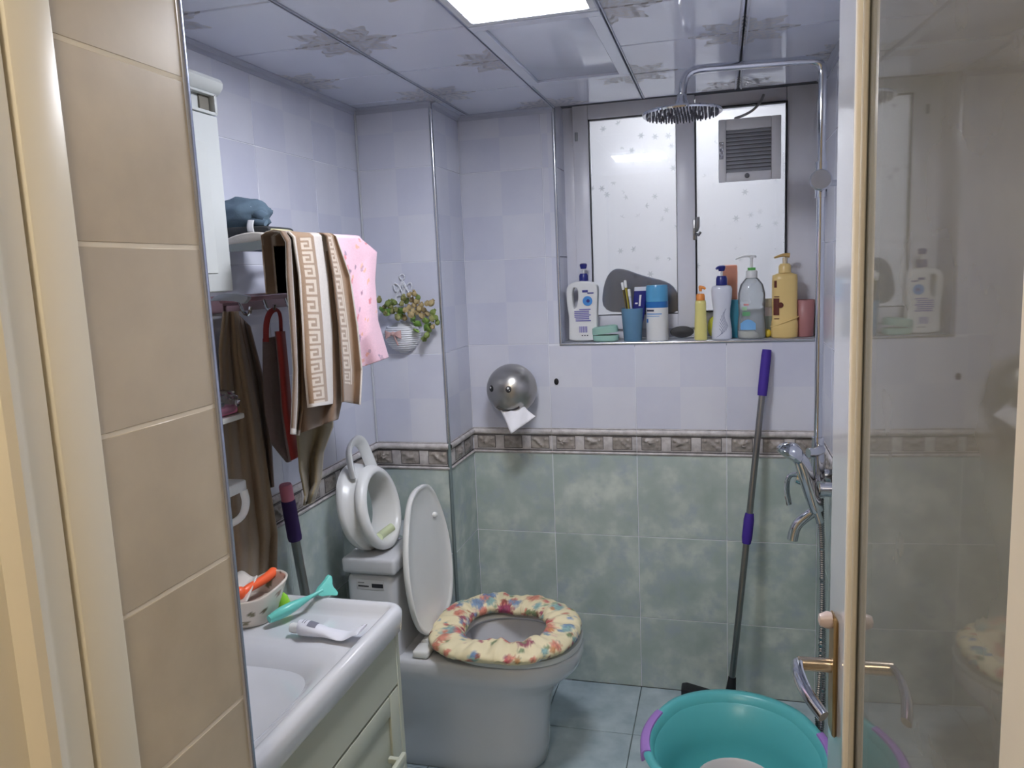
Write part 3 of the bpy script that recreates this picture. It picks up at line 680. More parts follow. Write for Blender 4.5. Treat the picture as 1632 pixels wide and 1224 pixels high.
b = MB(); b.tube([lean(Vector((-.975 - .02 * sin(pi * t), PY - .05 + .10 * t, PZ - .078 - .012 * sin(pi * t)))) for t in [i / 8 for i in range(9)]], .013, 10); b.build('inner_lip', plain('potty_lime', (206, 216, 176), .4), PT)

# ================================================================== shower
SX_, SY_ = .250, 2.2
SH = thing('shower_column', (SX_, SY_, .8), 'chrome shower column with overhead rose on the right wall', 'shower')
b = MB()
arm = [(SX_, SY_, 1.02), (SX_, SY_, 1.93), (SX_, SY_, 1.985), (SX_ - .01, SY_ - .002, 2.004), (SX_ - .045, SY_ - .008, 2.008), (.0, 2.155, 2.004), (-.05, 2.14, 2.003), (-.082, 2.134, 1.994), (-.094, 2.131, 1.968), (-.095, 2.13, 1.935)]
b.tube(arm, .0105, 14, smooth=2); b.build('riser_pipe', CHROME, SH)
RZ = 1.898
b = MB(); b.lathe([(.101, -.006), (.102, -.002), (.1, .002), (.06, .008), (.03, .012), (.018, .016), (.016, .026), (.012, .034), (.012, .045)], (-.097, 2.13, RZ), 40); hd_ = b.build('rose', CHROME, SH)
b = MB()
for rr, nn in ((.015, 6), (.03, 12), (.045, 18), (.06, 24), (.075, 30), (.09, 36)):
    for i in range(nn):
        a = 2 * pi * i / nn; b.lathe([(.0026, 0), (.0018, -.0075)], (-.097 + rr * cos(a), 2.13 + rr * sin(a), RZ - .006), 6)
o = b.build('nozzles', plain('nozzle_grey', (92, 94, 104), .5), hd_); o['kind'] = 'stuff'
b = MB(); b.tube([(SX_, SY_, 1.70), (XR - .006, SY_, 1.70)], .008, 10); b.lathe([(.02, 0), (.02, .008)], (XR - .001, SY_, 1.70), 18, axis=(-1, 0, 0)); b.build('wall_bracket', CHROME, SH)
b = MB(); b.lathe([(.015, 0), (.015, .09)], (SX_, SY_, 1.665), 16); b.build('slider', CHROME, SH)
b = MB(); b.lathe([(.012, 0), (.012, .02), (.026, .022), (.027, .034), (.024, .038)], (SX_ - .002, SY_ - .008, 1.703), 28, axis=(-.1, -1, .1)); b.build('slider_knob', plain('satin_chrome', (190, 192, 198), .25, .9), SH)
# mixer body, lever, spout
b = MB(); b.tube([(SX_ + .0, SY_ - .06, .90), (SX_ + .0, SY_ + .09, .90)], .024, 18); b.lathe([(.02, 0), (.016, .14)], (SX_, SY_, .89), 16)
for yy in (-.055, .085): b.tube([(SX_, SY_ + yy, .90), (XR - .002, SY_ + yy, .90)], .02, 14)
b.build('mixer_body', CHROME, SH)
b = MB(); b.lathe([(.022, 0), (.024, .02), (.02, .035)], (SX_ - .02, SY_ + .0, .915), 18, axis=(-1, 0, .15)); b.tube([(SX_ - .05, SY_, .925), (SX_ - .075, SY_ - .002, .922), (SX_ - .08, SY_ - .004, .88), (SX_ - .072, SY_ - .006, .84)], .0055, 10, smooth=2, flat=1.8); b.build('mixer_lever', CHROME, SH)
b = MB(); b.tube([(SX_, SY_ + .01, .885), (SX_ - .004, SY_ + .01, .82), (SX_ - .03, SY_ + .008, .80), (SX_ - .055, SY_ + .006, .775), (SX_ - .062, SY_ + .006, .735)], .0145, 14, smooth=2); b.build('spout', CHROME, SH)
# hand shower in its holder with the hose
b = MB(); b.tube([(SX_ + .005, SY_ - .02, 1.0), (SX_ - .01, SY_ - .05, 1.0), (SX_ - .03, SY_ - .06, 1.0)], .013, 12, smooth=1); b.build('hand_shower_holder', CHROME, SH)
HS = thing('hand_shower', (.21, 2.13, .8), 'chrome hand shower hooked on the shower mixer with ribbed hose', 'hand shower')
q0, q1, q2, q3 = at(1262, 716, 'Y', 2.12), at(1278, 735, 'Y', 2.12), at(1293, 785, 'Y', 2.13), at(1302, 815, 'Y', 2.13)
b = MB(); b.tube([q1 + Vector((-.012, 0, .012)), q1, lerp(q1, q2, .5), q2, q3], lambda t: .0165 + .004 * sin(pi * t), 16, smooth=2); b.build('grip', CHROME, HS)
b = MB(); ax = Vector((-.55, -.25, -.8)).normalized(); b.lathe([(.008, -.03), (.024, -.022), (.036, -.006), (.038, .006), (.034, .012), (.02, .013)], q0 + Vector((-.004, 0, -.012)), 28, axis=ax); b.build('spray_head', CHROME, HS)
b = MB(); b.tube([q3, q3 + (q3 - q2) * .6], .010, 12); b.build('hose_nut', CHROME, HS)
hs = [q3 + (q3 - q2) * .5, at(1309, 840, 'Y', 2.14), at(1311, 900, 'Y', 2.16), at(1310, 1000, 'Y', 2.17), at(1307, 1080, 'Y', 2.17), Vector((.254, 2.17, .26)), Vector((.26, 2.18, .16)), Vector((.272, 2.2, .17)), Vector((.276, 2.21, .35)), Vector((.262, 2.215, .88))]
for i, p in enumerate(hs): hs[i] = Vector(p)
def ribs(t): return .0066 + .0011 * (1 if int(t * 420) % 2 else -1)
pts = hs
for _ in range(3):
    q = [pts[0]]
    for i in range(len(pts) - 1): q += [pts[i] * .75 + pts[i + 1] * .25, pts[i] * .25 + pts[i + 1] * .75]
    pts = q + [pts[-1]]
dense = []
tot = sum((pts[i + 1] - pts[i]).length for i in range(len(pts) - 1)); N_ = 420; k = 0; acc = 0
for j in range(N_ + 1):
    s_ = tot * j / N_
    while k < len(pts) - 2 and acc + (pts[k + 1] - pts[k]).length < s_: acc += (pts[k + 1] - pts[k]).length; k += 1
    L_ = (pts[k + 1] - pts[k]).length; dense.append(lerp(pts[k], pts[k + 1], (s_ - acc) / max(L_, 1e-9)))
b = MB(); b.tube(dense, ribs, 8); b.build('hose', plain('hose_steel', (150, 152, 156), .25, 1), HS, angle=20)

# ================================================================== broom and tub on the floor
BR = thing('broom', (.0, 2.5, 0), 'broom with steel pole and purple foam grips leaning on the green tiles', 'broom')
p0, p1 = Vector((.022, 2.47, .10)), Vector(at(1222, 560, 'Y', 2.628))
def bp_(t): return lerp(p0, p1, t)
b = MB(); b.tube([bp_(0), bp_(1)], .0105, 14); b.build('pole', STEEL, BR)
b = MB(); b.lathe([(.0145, 0), (.0155, .02), (.0155, .13), (.014, .15)], bp_(.873), 16, axis=p1 - p0); b.build('grip', PURPLE, BR)
b = MB(); b.lathe([(.0135, 0), (.0165, .02), (.0165, .08), (.0135, .1)], bp_(.445), 16, axis=p1 - p0); b.build('joint_grip', PURPLE, BR)
b = MB(); b.lathe([(.02, 0), (.016, .05), (.0125, .09)], bp_(-.025), 14, axis=p1 - p0); b.build('socket', BLACK, BR)
b = MB(); b.prism([(-.135, .03), (-.135, .118), (-.118, .122), (-.02, .10), (.06, .10), (.07, .112), (.085, .108), (.085, .03)], lambda a, c, t: Vector((a, t, c)), 2.44, 2.49, .004); b.build('head', BLACK, BR)
b = MB(); b.prism([(-.15, .002), (-.135, .034), (.085, .034), (.095, .002)], lambda a, c, t: Vector((a, t, c)), 2.435, 2.5); b.build('bristles', plain('bristle', (30, 32, 40), .9, bump=.6, bs=300), BR)
B2 = thing('mop', (-1.1, 1.76, 0), 'mop with pink cap and dark purple grip standing behind the washbasin', 'mop')
p0, p1 = Vector((-1.085, 1.86, .06)), Vector((-1.098, 1.74, .955))
b = MB(); b.tube([p0, p1], .0125, 14); b.build('pole', STEEL, B2)
b = MB(); b.lathe([(.0175, 0), (.019, .01), (.0185, .11), (.0175, .115)], lerp(p0, p1, .86), 16, axis=p1 - p0); b.build('grip', plain('dark_purple', (52, 28, 88), .7), B2)
b = MB(); b.lathe([(.0172, 0), (.0172, .04), (.015, .046)], lerp(p0, p1, .985), 16, axis=p1 - p0); b.build('end_cap', plain('dusty_pink', (202, 120, 140), .5), B2)
b = MB(); b.lathe([(.07, 0), (.075, .02), (.05, .05), (.02, .07)], (-1.065, 1.865, .002), 18); b.build('head', plain('mop_white', (190, 188, 184), .9, bump=.6), B2)

TBX, TBY = .032, 1.975
TEAL = plain('teal_plastic', (92, 182, 186), .3, var=.04); LIL = plain('lilac_grip', (168, 128, 204), .55)
TB = thing('wash_tub', (TBX, TBY, 0), 'turquoise plastic wash tub with lilac grips on the floor', 'tub')
def tub(r, z, n=64): 
    out = []
    for i in range(n):
        a = 2 * pi * i / n; dip = -.012 * sm(.7, 1, abs(cos(a))) * (1 if z > .2 else 0)
        out.append(Vector((TBX + .94 * r * cos(a), TBY + 1.02 * r * sin(a), z + dip)))
    return out
b = MB(); b.rings([tub(.155, .002), tub(.175, .01), tub(.20, .12), tub(.222, .225), tub(.245, .235), tub(.258, .238), tub(.262, .244), tub(.258, .251), tub(.245, .252), tub(.236, .247), tub(.226, .225), tub(.2, .10), tub(.175, .02), tub(.15, .012)]); b.build('basin', TEAL, TB, angle=60)
for s_ in (1, -1):
    b = MB(); n = 14; rs = []
    for i in range(n + 1):
        a = (pi if s_ < 0 else 0) + radians(-22 + 44 * i / n) - (radians(6) if s_ < 0 else 0); wd = .018 * (1 - .5 * abs(i / n - .5) ** 3 * 8)
        sec = [(.236, .24), (.24, .2525), (.258, .2535), (.2655, .246), (.266, .222 ), (.262, .222)]; dip = -.010 * sm(.7, 1, abs(cos(a)))
        rs.append([Vector((TBX + .945 * r * cos(a), TBY + 1.02 * r * sin(a), z + dip)) for r, z in sec])
    b.rings(rs); b.build('grip', LIL, TB, angle=60)
b = MB(); b.lathe([(.07, .0), (.085, .06), (.102, .145), (.106, .15), (.102, .153), (.096, .148), (.08, .06), (.065, .01)], (.034, 1.93, .014), 40); one(b, 'wash_bowl', plain('bowl_white', (212, 206, 206), .35), 'small whitish bowl lying inside the turquoise tub', 'bowl')

# ================================================================== wall things
TS = thing('tissue_dispenser', (-.705, D, 1.11), 'round silver tissue dispenser with a little face on the back wall', 'tissue dispenser')
bc = Vector((-.703, 2.562, 1.108)); BR_ = .0875
b = MB(); b.sphere(bc, BR_, 40, 26); b.build('shell', plain('satin_silver', (168, 166, 162), .3, .85, var=.04, vs=3), TS, angle=180)
b = MB(); b.lathe([(.05, 0), (.06, .02), (.07, .03)], (bc.x, D - .001, bc.z), 28, axis=(0, -1, 0)); b.build('wall_mount', GREYP, TS)
def on(dx, dz, k=1.0):
    y = sqrt(max(0, BR_ ** 2 - dx * dx - dz * dz)); return bc + Vector((dx, -y, dz)) * k
for dx, dz in ((-.053, .012), (.012, .012)):
    p = on(dx, dz); n_ = (p - bc).normalized(); b = MB(); b.lathe([(.0115, -.001), (.0115, .0008), (.011, .0012)], p, 18, axis=n_, sx=.85); e_ = b.build('eye', BLACK, TS)
    b = MB(); b.lathe([(.0036, .001), (.0034, .0018)], p + Vector((-.002, 0, .0035)), 12, axis=n_); b.lathe([(.0018, .001), (.0018, .0018)], p + Vector((.003, 0, -.004)), 10, axis=n_); b.build('glint', PLAS, e_)
b = MB(); b.tube([on(dx, -.052 - .013 * (1 - (dx / .04) ** 2), 1.005) for dx in [(-.04 + .008 * i) for i in range(11)]], .0035, 8); b.build('mouth_slot', plain('slot_dark', (70, 70, 74), .3, .5), TS)
q = [at(792, 648, 'Y', 2.50), at(835, 648, 'Y', 2.50), at(853, 664, 'Y', 2.485), at(815, 691, 'Y', 2.475)]
q[0].y, q[1].y = 2.513, 2.513
b = MB(); b.grid(lambda u, v: Vector(lerp(lerp(q[0], q[1], u), lerp(q[3], q[2], u), v)) + Vector((0, .004 * sin(u * 9 + v * 5), .004 * sin(5 * u) * (1 - v))), 14, 12); b.build('tissue', plain('tissue_paper', (235, 235, 240), .9), TS, solid=.0006)
b = MB(); p = at(887, 608, 'Y', D); b.lathe([(.010, 0), (.010, .003), (.008, .004)], (p.x, D - .0005, p.z), 20, sx=.82, sy=1.15, axis=(0, -1, 0)); one(b, 'wall_plug', BLACK, 'small black oval plug in the blue wall tile', 'plug')

# ---- flower basket on the column
FB = thing('flower_basket', (-1.015, DC, 1.262), 'white wicker wall basket of dried green flowers on the column', 'flower basket')
WIRE = plain('white_wire', (222, 224, 230), .4)
bx, by, bz = -1.018, DC - .003, 1.345
b = MB()
for k in range(13):
    t = k / 12; z = bz - .082 * t; r = .058 * sqrt(max(.02, 1 - (max(0, t - .15) / .87) ** 2)) * (.84 + .16 * sm(0, .25, t))
    b.tube([(bx + r * cos(a) * 1.08, by - max(0, r * sin(a)) * .85 - .001, z) for a in [pi * i / 16 for i in range(17)]], .0036, 6)
for i in range(9):
    a = pi * (i + .5) / 9
    pts = []
    for k in range(13):
        t = k / 12; z = bz - .082 * t; r = .056 * sqrt(max(.02, 1 - (max(0, t - .15) / .87) ** 2)) * (.84 + .16 * sm(0, .25, t)); pts.append((bx + r * cos(a) * 1.08, by - r * sin(a) * .85, z))
    b.tube(pts, .002, 5)
b.build('wicker_bowl', WIRE, FB)
b = MB(); b.sphere((bx, by - .004, bz - .03), (.056, .04, .048), 20, 12); b.build('lining', plain('lining', (206, 208, 212), .8), FB)
WY = DC - .005
def wire(pts, cl=False): 
    b = MB(); b.tube([(x, WY, z) for x, z in pts], .0024, 6, closed=cl, smooth=2); b.build('wire_scroll', WIRE, FB)
c0 = (-1.009, 1.508); wire([(c0[0] + .009 * cos(a), c0[1] + .009 * sin(a)) for a in [2 * pi * i / 10 for i in range(10)]], True)
for s_ in (-1, 1): wire([(c0[0], 1.44), (c0[0] + s_ * .008, 1.475), (c0[0] + s_ * .028, 1.492), (c0[0] + s_ * .034, 1.475), (c0[0] + s_ * .022, 1.455), (c0[0] + s_ * .002, 1.495)])
wire([(c0[0], 1.5), (c0[0], 1.35)])
wire([(c0[0] + .0, 1.49), (c0[0] - .03, 1.44), (c0[0] - .048, 1.40)]); wire([(c0[0] + .0, 1.49), (c0[0] + .03, 1.44), (c0[0] + .048, 1.40)])
wire([(c0[0] - .014 + .014 * cos(a), 1.435 + .014 * sin(a)) for a in [2 * pi * i / 10 for i in range(10)]], True)
rnd = random.Random(11); BUDS = [plain('bud_olive', (140, 140, 88), .7, var=.2, vs=90), plain('bud_tan', (172, 154, 112), .7, var=.2, vs=90), plain('bud_green', (122, 138, 74), .7, var=.2, vs=90)]
bms = []
for m in BUDS:
    t = MB(); t.sphere((0, 0, 0), (.0095, .0095, .0105), 10, 7, fn=lambda d: 1 + .08 * cos(5 * atan2(d.y, d.x))); t.lathe([(.003, .009), (.0055, .0135), (.001, .014)], (0, 0, 0), 6); o = t.build('bud', m); bms.append(o.data); bpy.data.objects.remove(o)
lm = []
for m in (plain('leaf_green', (104, 140, 62), .5, var=.2, vs=50), plain('leaf_lime', (140, 170, 84), .5, var=.2, vs=50)):
    t = MB(); t.grid(lambda u, v: Vector(((u - .5) * .026 * sin(pi * (.06 + .94 * v)) , .006 * (u - .5) ** 2 * 4 + .01 * v * v, .032 * v)), 6, 8); o = t.build('leaf', m, solid=.0008); lm.append(o.data); bpy.data.objects.remove(o)
def pxx(px, py, dy): return at(px, py, 'Y', DC - dy)
spots = [(604, 478), (612, 490), (622, 488), (614, 499), (628, 482), (632, 494), (640, 484), (638, 500), (646, 494), (652, 470), (656, 478), (648, 480), (660, 486), (664, 480), (668, 492), (672, 486), (676, 494), (680, 484), (687, 483), (664, 498), (672, 503), (658, 496), (652, 490), (681, 500), (690, 498), (694, 506), (697, 514), (688, 508), (645, 507), (634, 506), (684, 526), (680, 534), (676, 540), (689, 521), (626, 496), (618, 484), (643, 475), (660, 468), (666, 474), (655, 502)]
for i, (px, py) in enumerate(spots):
    p = pxx(px, py, .035 + .03 * rnd.random()); k = 0 if px < 645 else (1 if py < 505 else rnd.choice((0, 1, 2)))
    if rnd.random() < .25: k = 2
    o = bpy.data.objects.new('bud', bms[k]); COL.objects.link(o); o.parent = FB; o.location = p - ORG[FB.name]; o.rotation_euler = (rnd.uniform(-.9, .4), rnd.uniform(-.8, .8), rnd.random() * 6); s_ = rnd.uniform(.75, 1.1); o.scale = (s_, s_, s_)
for i, (px, py) in enumerate([(612, 500), (620, 503), (628, 500), (640, 510), (654, 512), (662, 508), (672, 520), (680, 518), (676, 528), (668, 530), (686, 512), (630, 508), (646, 500), (684, 530)]):
    p = pxx(px, py, .03 + .02 * rnd.random()); o = bpy.data.objects.new('leaf', lm[i % 2]); COL.objects.link(o); o.parent = FB; o.location = p - ORG[FB.name]; o.rotation_euler = (rnd.uniform(.2, 1.6), rnd.uniform(-1.2, 1.2), rnd.uniform(-.6, .6))
b = MB()
for s_ in (-1, 1): b.grid(lambda u, v: Vector((bx - .012 + s_ * (.002 + .026 * u), by - .056 - .004 * sin(pi * u), bz - .018 + (v - .5) * (.006 + .024 * u) - .004 * u)), 6, 6)
b.sphere((bx - .012, by - .058, bz - .018), .007, 10, 8); b.grid(lambda u, v: Vector((bx - .01 + .006 * (u - .5) + .012 * v, by - .057 + .004 * v, bz - .022 - .035 * v)), 3, 8)
b.build('bow', plain('sheer_pink', (206, 168, 164), .6), FB, solid=.0006)

# ================================================================== left wall: cabinet, racks, textiles
WC = thing('wall_cabinet', (-1.07, 1.25, 1.49), 'white wall cabinet with cornice above the washbasin', 'cabinet')
XF = -1.0
b = MB(); b.box(((XL + XF) / 2 + .001, 1.18, 1.69), (XF - XL - .003, .50, .395), .003); b.build('body', CABW, WC)
b = MB(); b.prism([(XL + .002, 1.888), (XF + .004, 1.888), (XF + .012, 1.893), (XF + .02, 1.902), (XF + .022, 1.912), (XF + .016, 1.92), (XL + .002, 1.92)], lambda a, c, t: Vector((a, t, c)), .92, 1.446); b.build('cornice', CABW, WC)
b = MB(); b.box((XF + .008, 1.18, 1.669), (.014, .494, .35), .003); d_ = b.build('door', CABW, WC)
b = MB(); b.box((XF + .0155, 1.18, 1.66), (.004, .40, .26), .0018, seg=1); b.build('door_panel', CABW, d_)
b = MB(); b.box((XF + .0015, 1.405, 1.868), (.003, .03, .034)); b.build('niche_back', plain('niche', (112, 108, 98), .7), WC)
b = MB(); b.box((XF + .008, 1.426, 1.868), (.014, .008, .04), .001); b.box((XF + .008, 1.18, 1.886), (.014, .494, .005), .001); b.box((XF + .008, 1.18, 1.849), (.014, .494, .006), .001); b.build('niche_frame', CABW, WC)

TR = thing('towel_rack', (-1.04, 1.9, 1.56), 'grey metal towel rack shelf on the blue wall', 'towel rack')
RK = plain('rack_grey', (158, 166, 168), .35, .3)
YB = 1.53
ol = [at(px, py, 'Y', YB) for px, py in ((352, 392), (400, 386), (440, 379), (459, 374), (467, 376), (464, 381), (452, 388), (430, 396), (400, 400), (352, 402))]
for yy in (YB, 1.86):
    b = MB(); b.prism([(p.x, p.z) for p in ol], lambda a, c, t: Vector((min(a, -.95) if yy > 1.7 else a, t, c)), yy - .006, yy + .006); b.build('end_bracket', RK, TR)
RX, RZ_ = -.905, 1.604
for xx, zz in ((RX, RZ_), (-.955, 1.592), (-1.01, 1.588), (-1.065, 1.586)):
    MB().tube([(xx, YB, zz), (xx, 1.86, zz)], .005, 10).build('rail', CHROME, TR)

def cloth(name, mat, X0, left, right, nu, nv, fold, col, parent=None, over=None, drop=.12, solid=.004):
    """hanging cloth: outline from its two edges at depth X0, folds push it in and out; over=(x, z) rail it is slung on"""
    def f(u, v):
        a, c = pl(left, v), pl(right, v); px, py = lerp(a[0], c[0], u), lerp(a[1], c[1], u); return at(px, py, 'X', X0 + fold(u, v))
    b = MB()
    if over is None: b.grid(f, nu, nv, col)
    else:
        nb = 10
        def g2(u, j):
            if j >= nb: return f(u, (j - nb) / nv)
            p = f(u, 0); t = j / nb; q = Vector((over[0], p.y, over[1])); r = .009
            if t > .6: a = (1 - t) / .4 * pi; return Vector((q.x + r * cos(a) + (p.x - q.x - r) * (t - .6) / .4 * 1.0, p.y, max(p.z, q.z) * ((t - .6) / .4) + q.z * (1 - (t - .6) / .4) + r * sin(a)))
            return Vector((q.x - r, p.y, q.z - drop * (.6 - t) / .6))
        N = nv + nb; b.grid(lambda u, v: g2(u, int(round(v * N))), nu, N, lambda u, v: col(u, max(0, (v * N - nb) / nv)))
    return b.build(name, mat, parent, angle=180, solid=solid)
TERRY = vcol('terry_cloth', .95, .5, 700, sheen=.3); FLAN = vcol('flannel', .95, .3, 500, sheen=.2)
BRN, BRD, CRM, WHT = rgb(150, 122, 96), rgb(122, 98, 78), rgb(206, 190, 172), rgb(206, 198, 191)
def key(u, v):
    """one meander motif in the unit square"""
    R_ = lambda a, b_, c, d: a <= u <= b_ and c <= v <= d
    return R_(.1, .9, .08, .26) or R_(.72, .9, .08, .92) or R_(.1, .9, .76, .92) or R_(.1, .28, .42, .92) or R_(.1, .58, .42, .56)
def keycol(u, v, n): return CRM if key(u, (v * n) % 1) else BRN
BT = thing('bath_towel', (RX, 1.75, 1.2), 'brown and cream terry towel with meander stripes on the rack', 'towel')
def colA(u, v):
    if v > .975: return WHT
    if u < .05: return WHT
    if u < .13: return BRN
    if u < .5: return keycol((u - .13) / .37, v, 11.5)
    if u < .55: return BRN
    return WHT
cloth('front_flap', TERRY, -.868, [(467, 378), (476, 440), (481, 520), (485, 590), (491, 650)], [(524, 376), (532, 440), (540, 520), (544, 580), (547, 641)], 70, 230, lambda u, v: .018 * sin(u * 5.2 + .5) * (.4 + v) - .012 * (1 - v) * u, colA, BT, (RX, RZ_))
def colB(u, v):
    if u > .96: return WHT
    if v > .985: return BRD
    if u < .05: return BRD
    if u < .4 and v < .86: return keycol((u - .05) / .35, v, 12)
    if u < .46 and v < .86: return CRM
    return BRN
cloth('side_flap', TERRY, -.874, [(520, 376), (531, 440), (540, 520), (545, 590), (547, 640)], [(536, 376), (558, 440), (570, 520), (577, 590), (574, 645)], 44, 230, lambda u, v: .022 * sin(u * 4 + 2.6) * (.3 + .8 * v), colB, BT, (RX, RZ_))
def colC(u, v):
    if v > .965 or u < .06 or .34 < u < .42: return WHT
    return BRD if u < .34 else BRN
cloth('edge_flap', TERRY, -.878, [(456, 386), (457, 440), (463, 520), (468, 590), (466, 640), (464, 692)], [(472, 378), (478, 440), (482, 520), (482, 590), (482, 650), (476, 694)], 30, 120, lambda u, v: .022 * sin(u * 5 + 1), colC, BT, (RX, RZ_))
cloth('back_flap', TERRY, -.897, [(470, 400), (474, 520), (476, 640), (480, 690)], [(528, 400), (545, 520), (546, 630), (538, 668)], 40, 70, lambda u, v: .012 * sin(u * 9), lambda u, v: BRD, BT)
OT = tag(cloth('hand_towel', TERRY, -.975, [(474, 410), (474, 560), (473, 690), (478, 750), (486, 790), (484, 806)], [(530, 410), (532, 560), (530, 680), (515, 720), (512, 760), (500, 800)], 40, 120, lambda u, v: .014 * sin(u * 8 + 3 * v) * (.3 + v) + .012 * sin(v * 16) * sm(.6, 1, v), lambda u, v: rgb(186, 170, 140) if (u > .965 or v > .985) else rgb(126, 112, 84), over=(-.955, 1.592)), 'olive-brown hand towel hanging lower behind the meander towel', 'towel')
rnd = random.Random(3); PB = [(rnd.random(), rnd.random(), rnd.uniform(.016, .05), rnd.choice([(236, 166, 140), (186, 150, 170), (130, 100, 124), (226, 120, 124), (236, 180, 140), (150, 130, 158)])) for _ in range(44)]
def colP(u, v):
    c = rgb(242, 200, 214)
    for a, d_, r, k in PB:
        q = sqrt(((u - a) * 1.0) ** 2 + ((v - d_) * 2.2) ** 2) / (r * (1 + .9 * noise.noise(Vector((u * 30, v * 60, a * 9)))))
        if q < 1: c = tuple(lerp(c[i], rgb(*k)[i], .75) for i in range(3)) + (1,)
    return c
cloth_p = cloth('baby_cloth', FLAN, -.893, [(532, 378), (538, 440), (541, 520), (545, 580), (549, 594)], [(574, 380), (600, 402), (597, 448), (602, 512), (619, 570)], 70, 130, lambda u, v: .016 * sin(u * 7 + 2.0) * (.1 + .9 * v) * sm(0, .3, u) - .006 * v, colP, over=(RX, RZ_), drop=.16)
tag(cloth_p, 'pink printed baby cloth hanging beside the brown towel', 'cloth')
cl = cloth('washcloth', FLAN, -1.03, [(421, 398), (420, 405), (423, 418), (436, 432)], [(456, 398), (458, 412), (458, 430), (458, 450)], 24, 30, lambda u, v: .03 * sin(u * 7 + v * 6), lambda u, v: rgb(172, 190, 206) if (u * 3 + v * 2) % 1 > .35 else rgb(140, 160, 182))
tag(cl, 'pale blue washcloth bunched under the rack shelf', 'cloth')
# folded things on the shelf
def slab(name, mat, pts, Y0, th, lab, cat, par=None):
    P = [at(*p, 'Y', Y0) for p in pts]; b = curve2d([smoothpts([(p.x, p.z) for p in P], 2)], th / 2, .004, lambda x, y, t: (x, Y0 + th / 2 + t, y)); o = b.build(name, mat, par)
    return tag(o, lab, cat) if cat else o
slab('folded_cloth', plain('charcoal_cloth', (58, 60, 62), .9, bump=.3), [(352, 366), (400, 364), (427, 362), (429, 370), (416, 376), (380, 379), (352, 384)], 1.60, .10, 'dark grey folded cloth under the cap', 'cloth')
slab('folded_towel', plain('offwhite_cloth', (214, 208, 200), .9, bump=.3), [(356, 386), (380, 376), (405, 372), (420, 374), (421, 380), (400, 384), (372, 388), (356, 389)], 1.555, .03, 'off-white folded towel on the rack shelf', 'towel')
slab('yellow_cloth', plain('pale_yellow_cloth', (216, 212, 168), .9, bump=.3), [(418, 380), (424, 370), (434, 366), (446, 370), (449, 376), (436, 381)], 1.605, .06, 'pale yellow cloth on the rack shelf beside the dark folded cloth', 'cloth')
CP = thing('cap', at(388, 362, 'Y', 1.65), 'blue-grey crumpled cap with white tag on top of the rack', 'cap')
CAPM = plain('cap_cloth', (92, 112, 128), .9, bump=.3, bs=260)
cc = at(386, 344, 'Y', 1.65)
b = MB(); b.sphere(cc, (.072, .055, .040), 44, 28, fn=lambda d: 1 + .16 * noise.noise(d * 2.3 + Vector((3, 1, 2))) + .07 * abs(noise.noise(d * 6)) - .05 * sm(.55, .75, d.y)); b.build('crown', CAPM, CP, angle=180)
b = MB(); b.tube([cc + Vector((.035, -.02, .012)), cc + Vector((.06, -.03, .002)), cc + Vector((.085, -.035, -.012))], .012, 10, smooth=1, flat=.5); b.tube([cc + Vector((.03, -.03, -.012)), cc + Vector((.065, -.042, -.02)), cc + Vector((.09, -.044, -.024))], .009, 10, smooth=1, flat=.6); b.build('strap', CAPM, CP)
b = MB(); q = [at(395, 351, 'Y', 1.598), at(405, 351, 'Y', 1.598), at(406, 371, 'Y', 1.584), at(395, 369, 'Y', 1.584)]; b.grid(lambda u, v: lerp(lerp(q[0], q[1], u), lerp(q[3], q[2], u), v) + Vector((0, -.004 * sin(v * 3), 0)), 4, 8); b.build('tag', plain('white_tag', (214, 214, 216), .7), CP, solid=.0008)
b = MB(); q = [at(p_[0], p_[1], 'Y', 1.625) for p_ in ((394, 329), (398, 327), (416, 340), (411, 343))]; b.grid(lambda u, v: lerp(lerp(q[0], q[1], u), lerp(q[3], q[2], u), v) + Vector((0, -.004, .0)), 4, 8); b.build('label_patch', plain('pale_patch', (196, 206, 220), .7), CP, solid=.0015)
# lower hook rail
HR = thing('hook_rail', (-1.1, 1.75, 1.46), 'pinkish hook rail with grey end plate below the towel rack', 'hook rail')
ol = [at(px, py, 'Y', 1.52) for px, py in ((335, 480), (345, 472), (360, 467), (380, 468), (397, 472), (398, 476), (391, 484), (375, 480), (355, 479))]
b = MB(); b.prism([(p.x, p.z) for p in ol], lambda a, c, t: Vector((a, t, c)), 1.512, 1.528, .002); b.build('end_plate', GREYP, HR)
b = MB(); b.box((-1.085, 1.79, 1.472), (.018, .53, .012), .003); b.build('rail', plain('mauve_plastic', (150, 112, 122), .4), HR)
b = MB(); b.box((-1.1415 + .004, 1.79, 1.462), (.008, .53, .04), .002); b.box((-1.115, 1.6, 1.468), (.05, .012, .02), .002); b.box((-1.115, 2.0, 1.468), (.05, .012, .02), .002); b.build('back_plate', plain('mauve_dark', (128, 104, 112), .4), HR)
for yy in (1.58, 1.68, 1.78, 1.9): MB().tube([(-1.08, yy, 1.47), (-1.07, yy, 1.44), (-1.055, yy, 1.435), (-1.05, yy, 1.455)], .004, 8, smooth=1).build('hook', CHROME, HR)
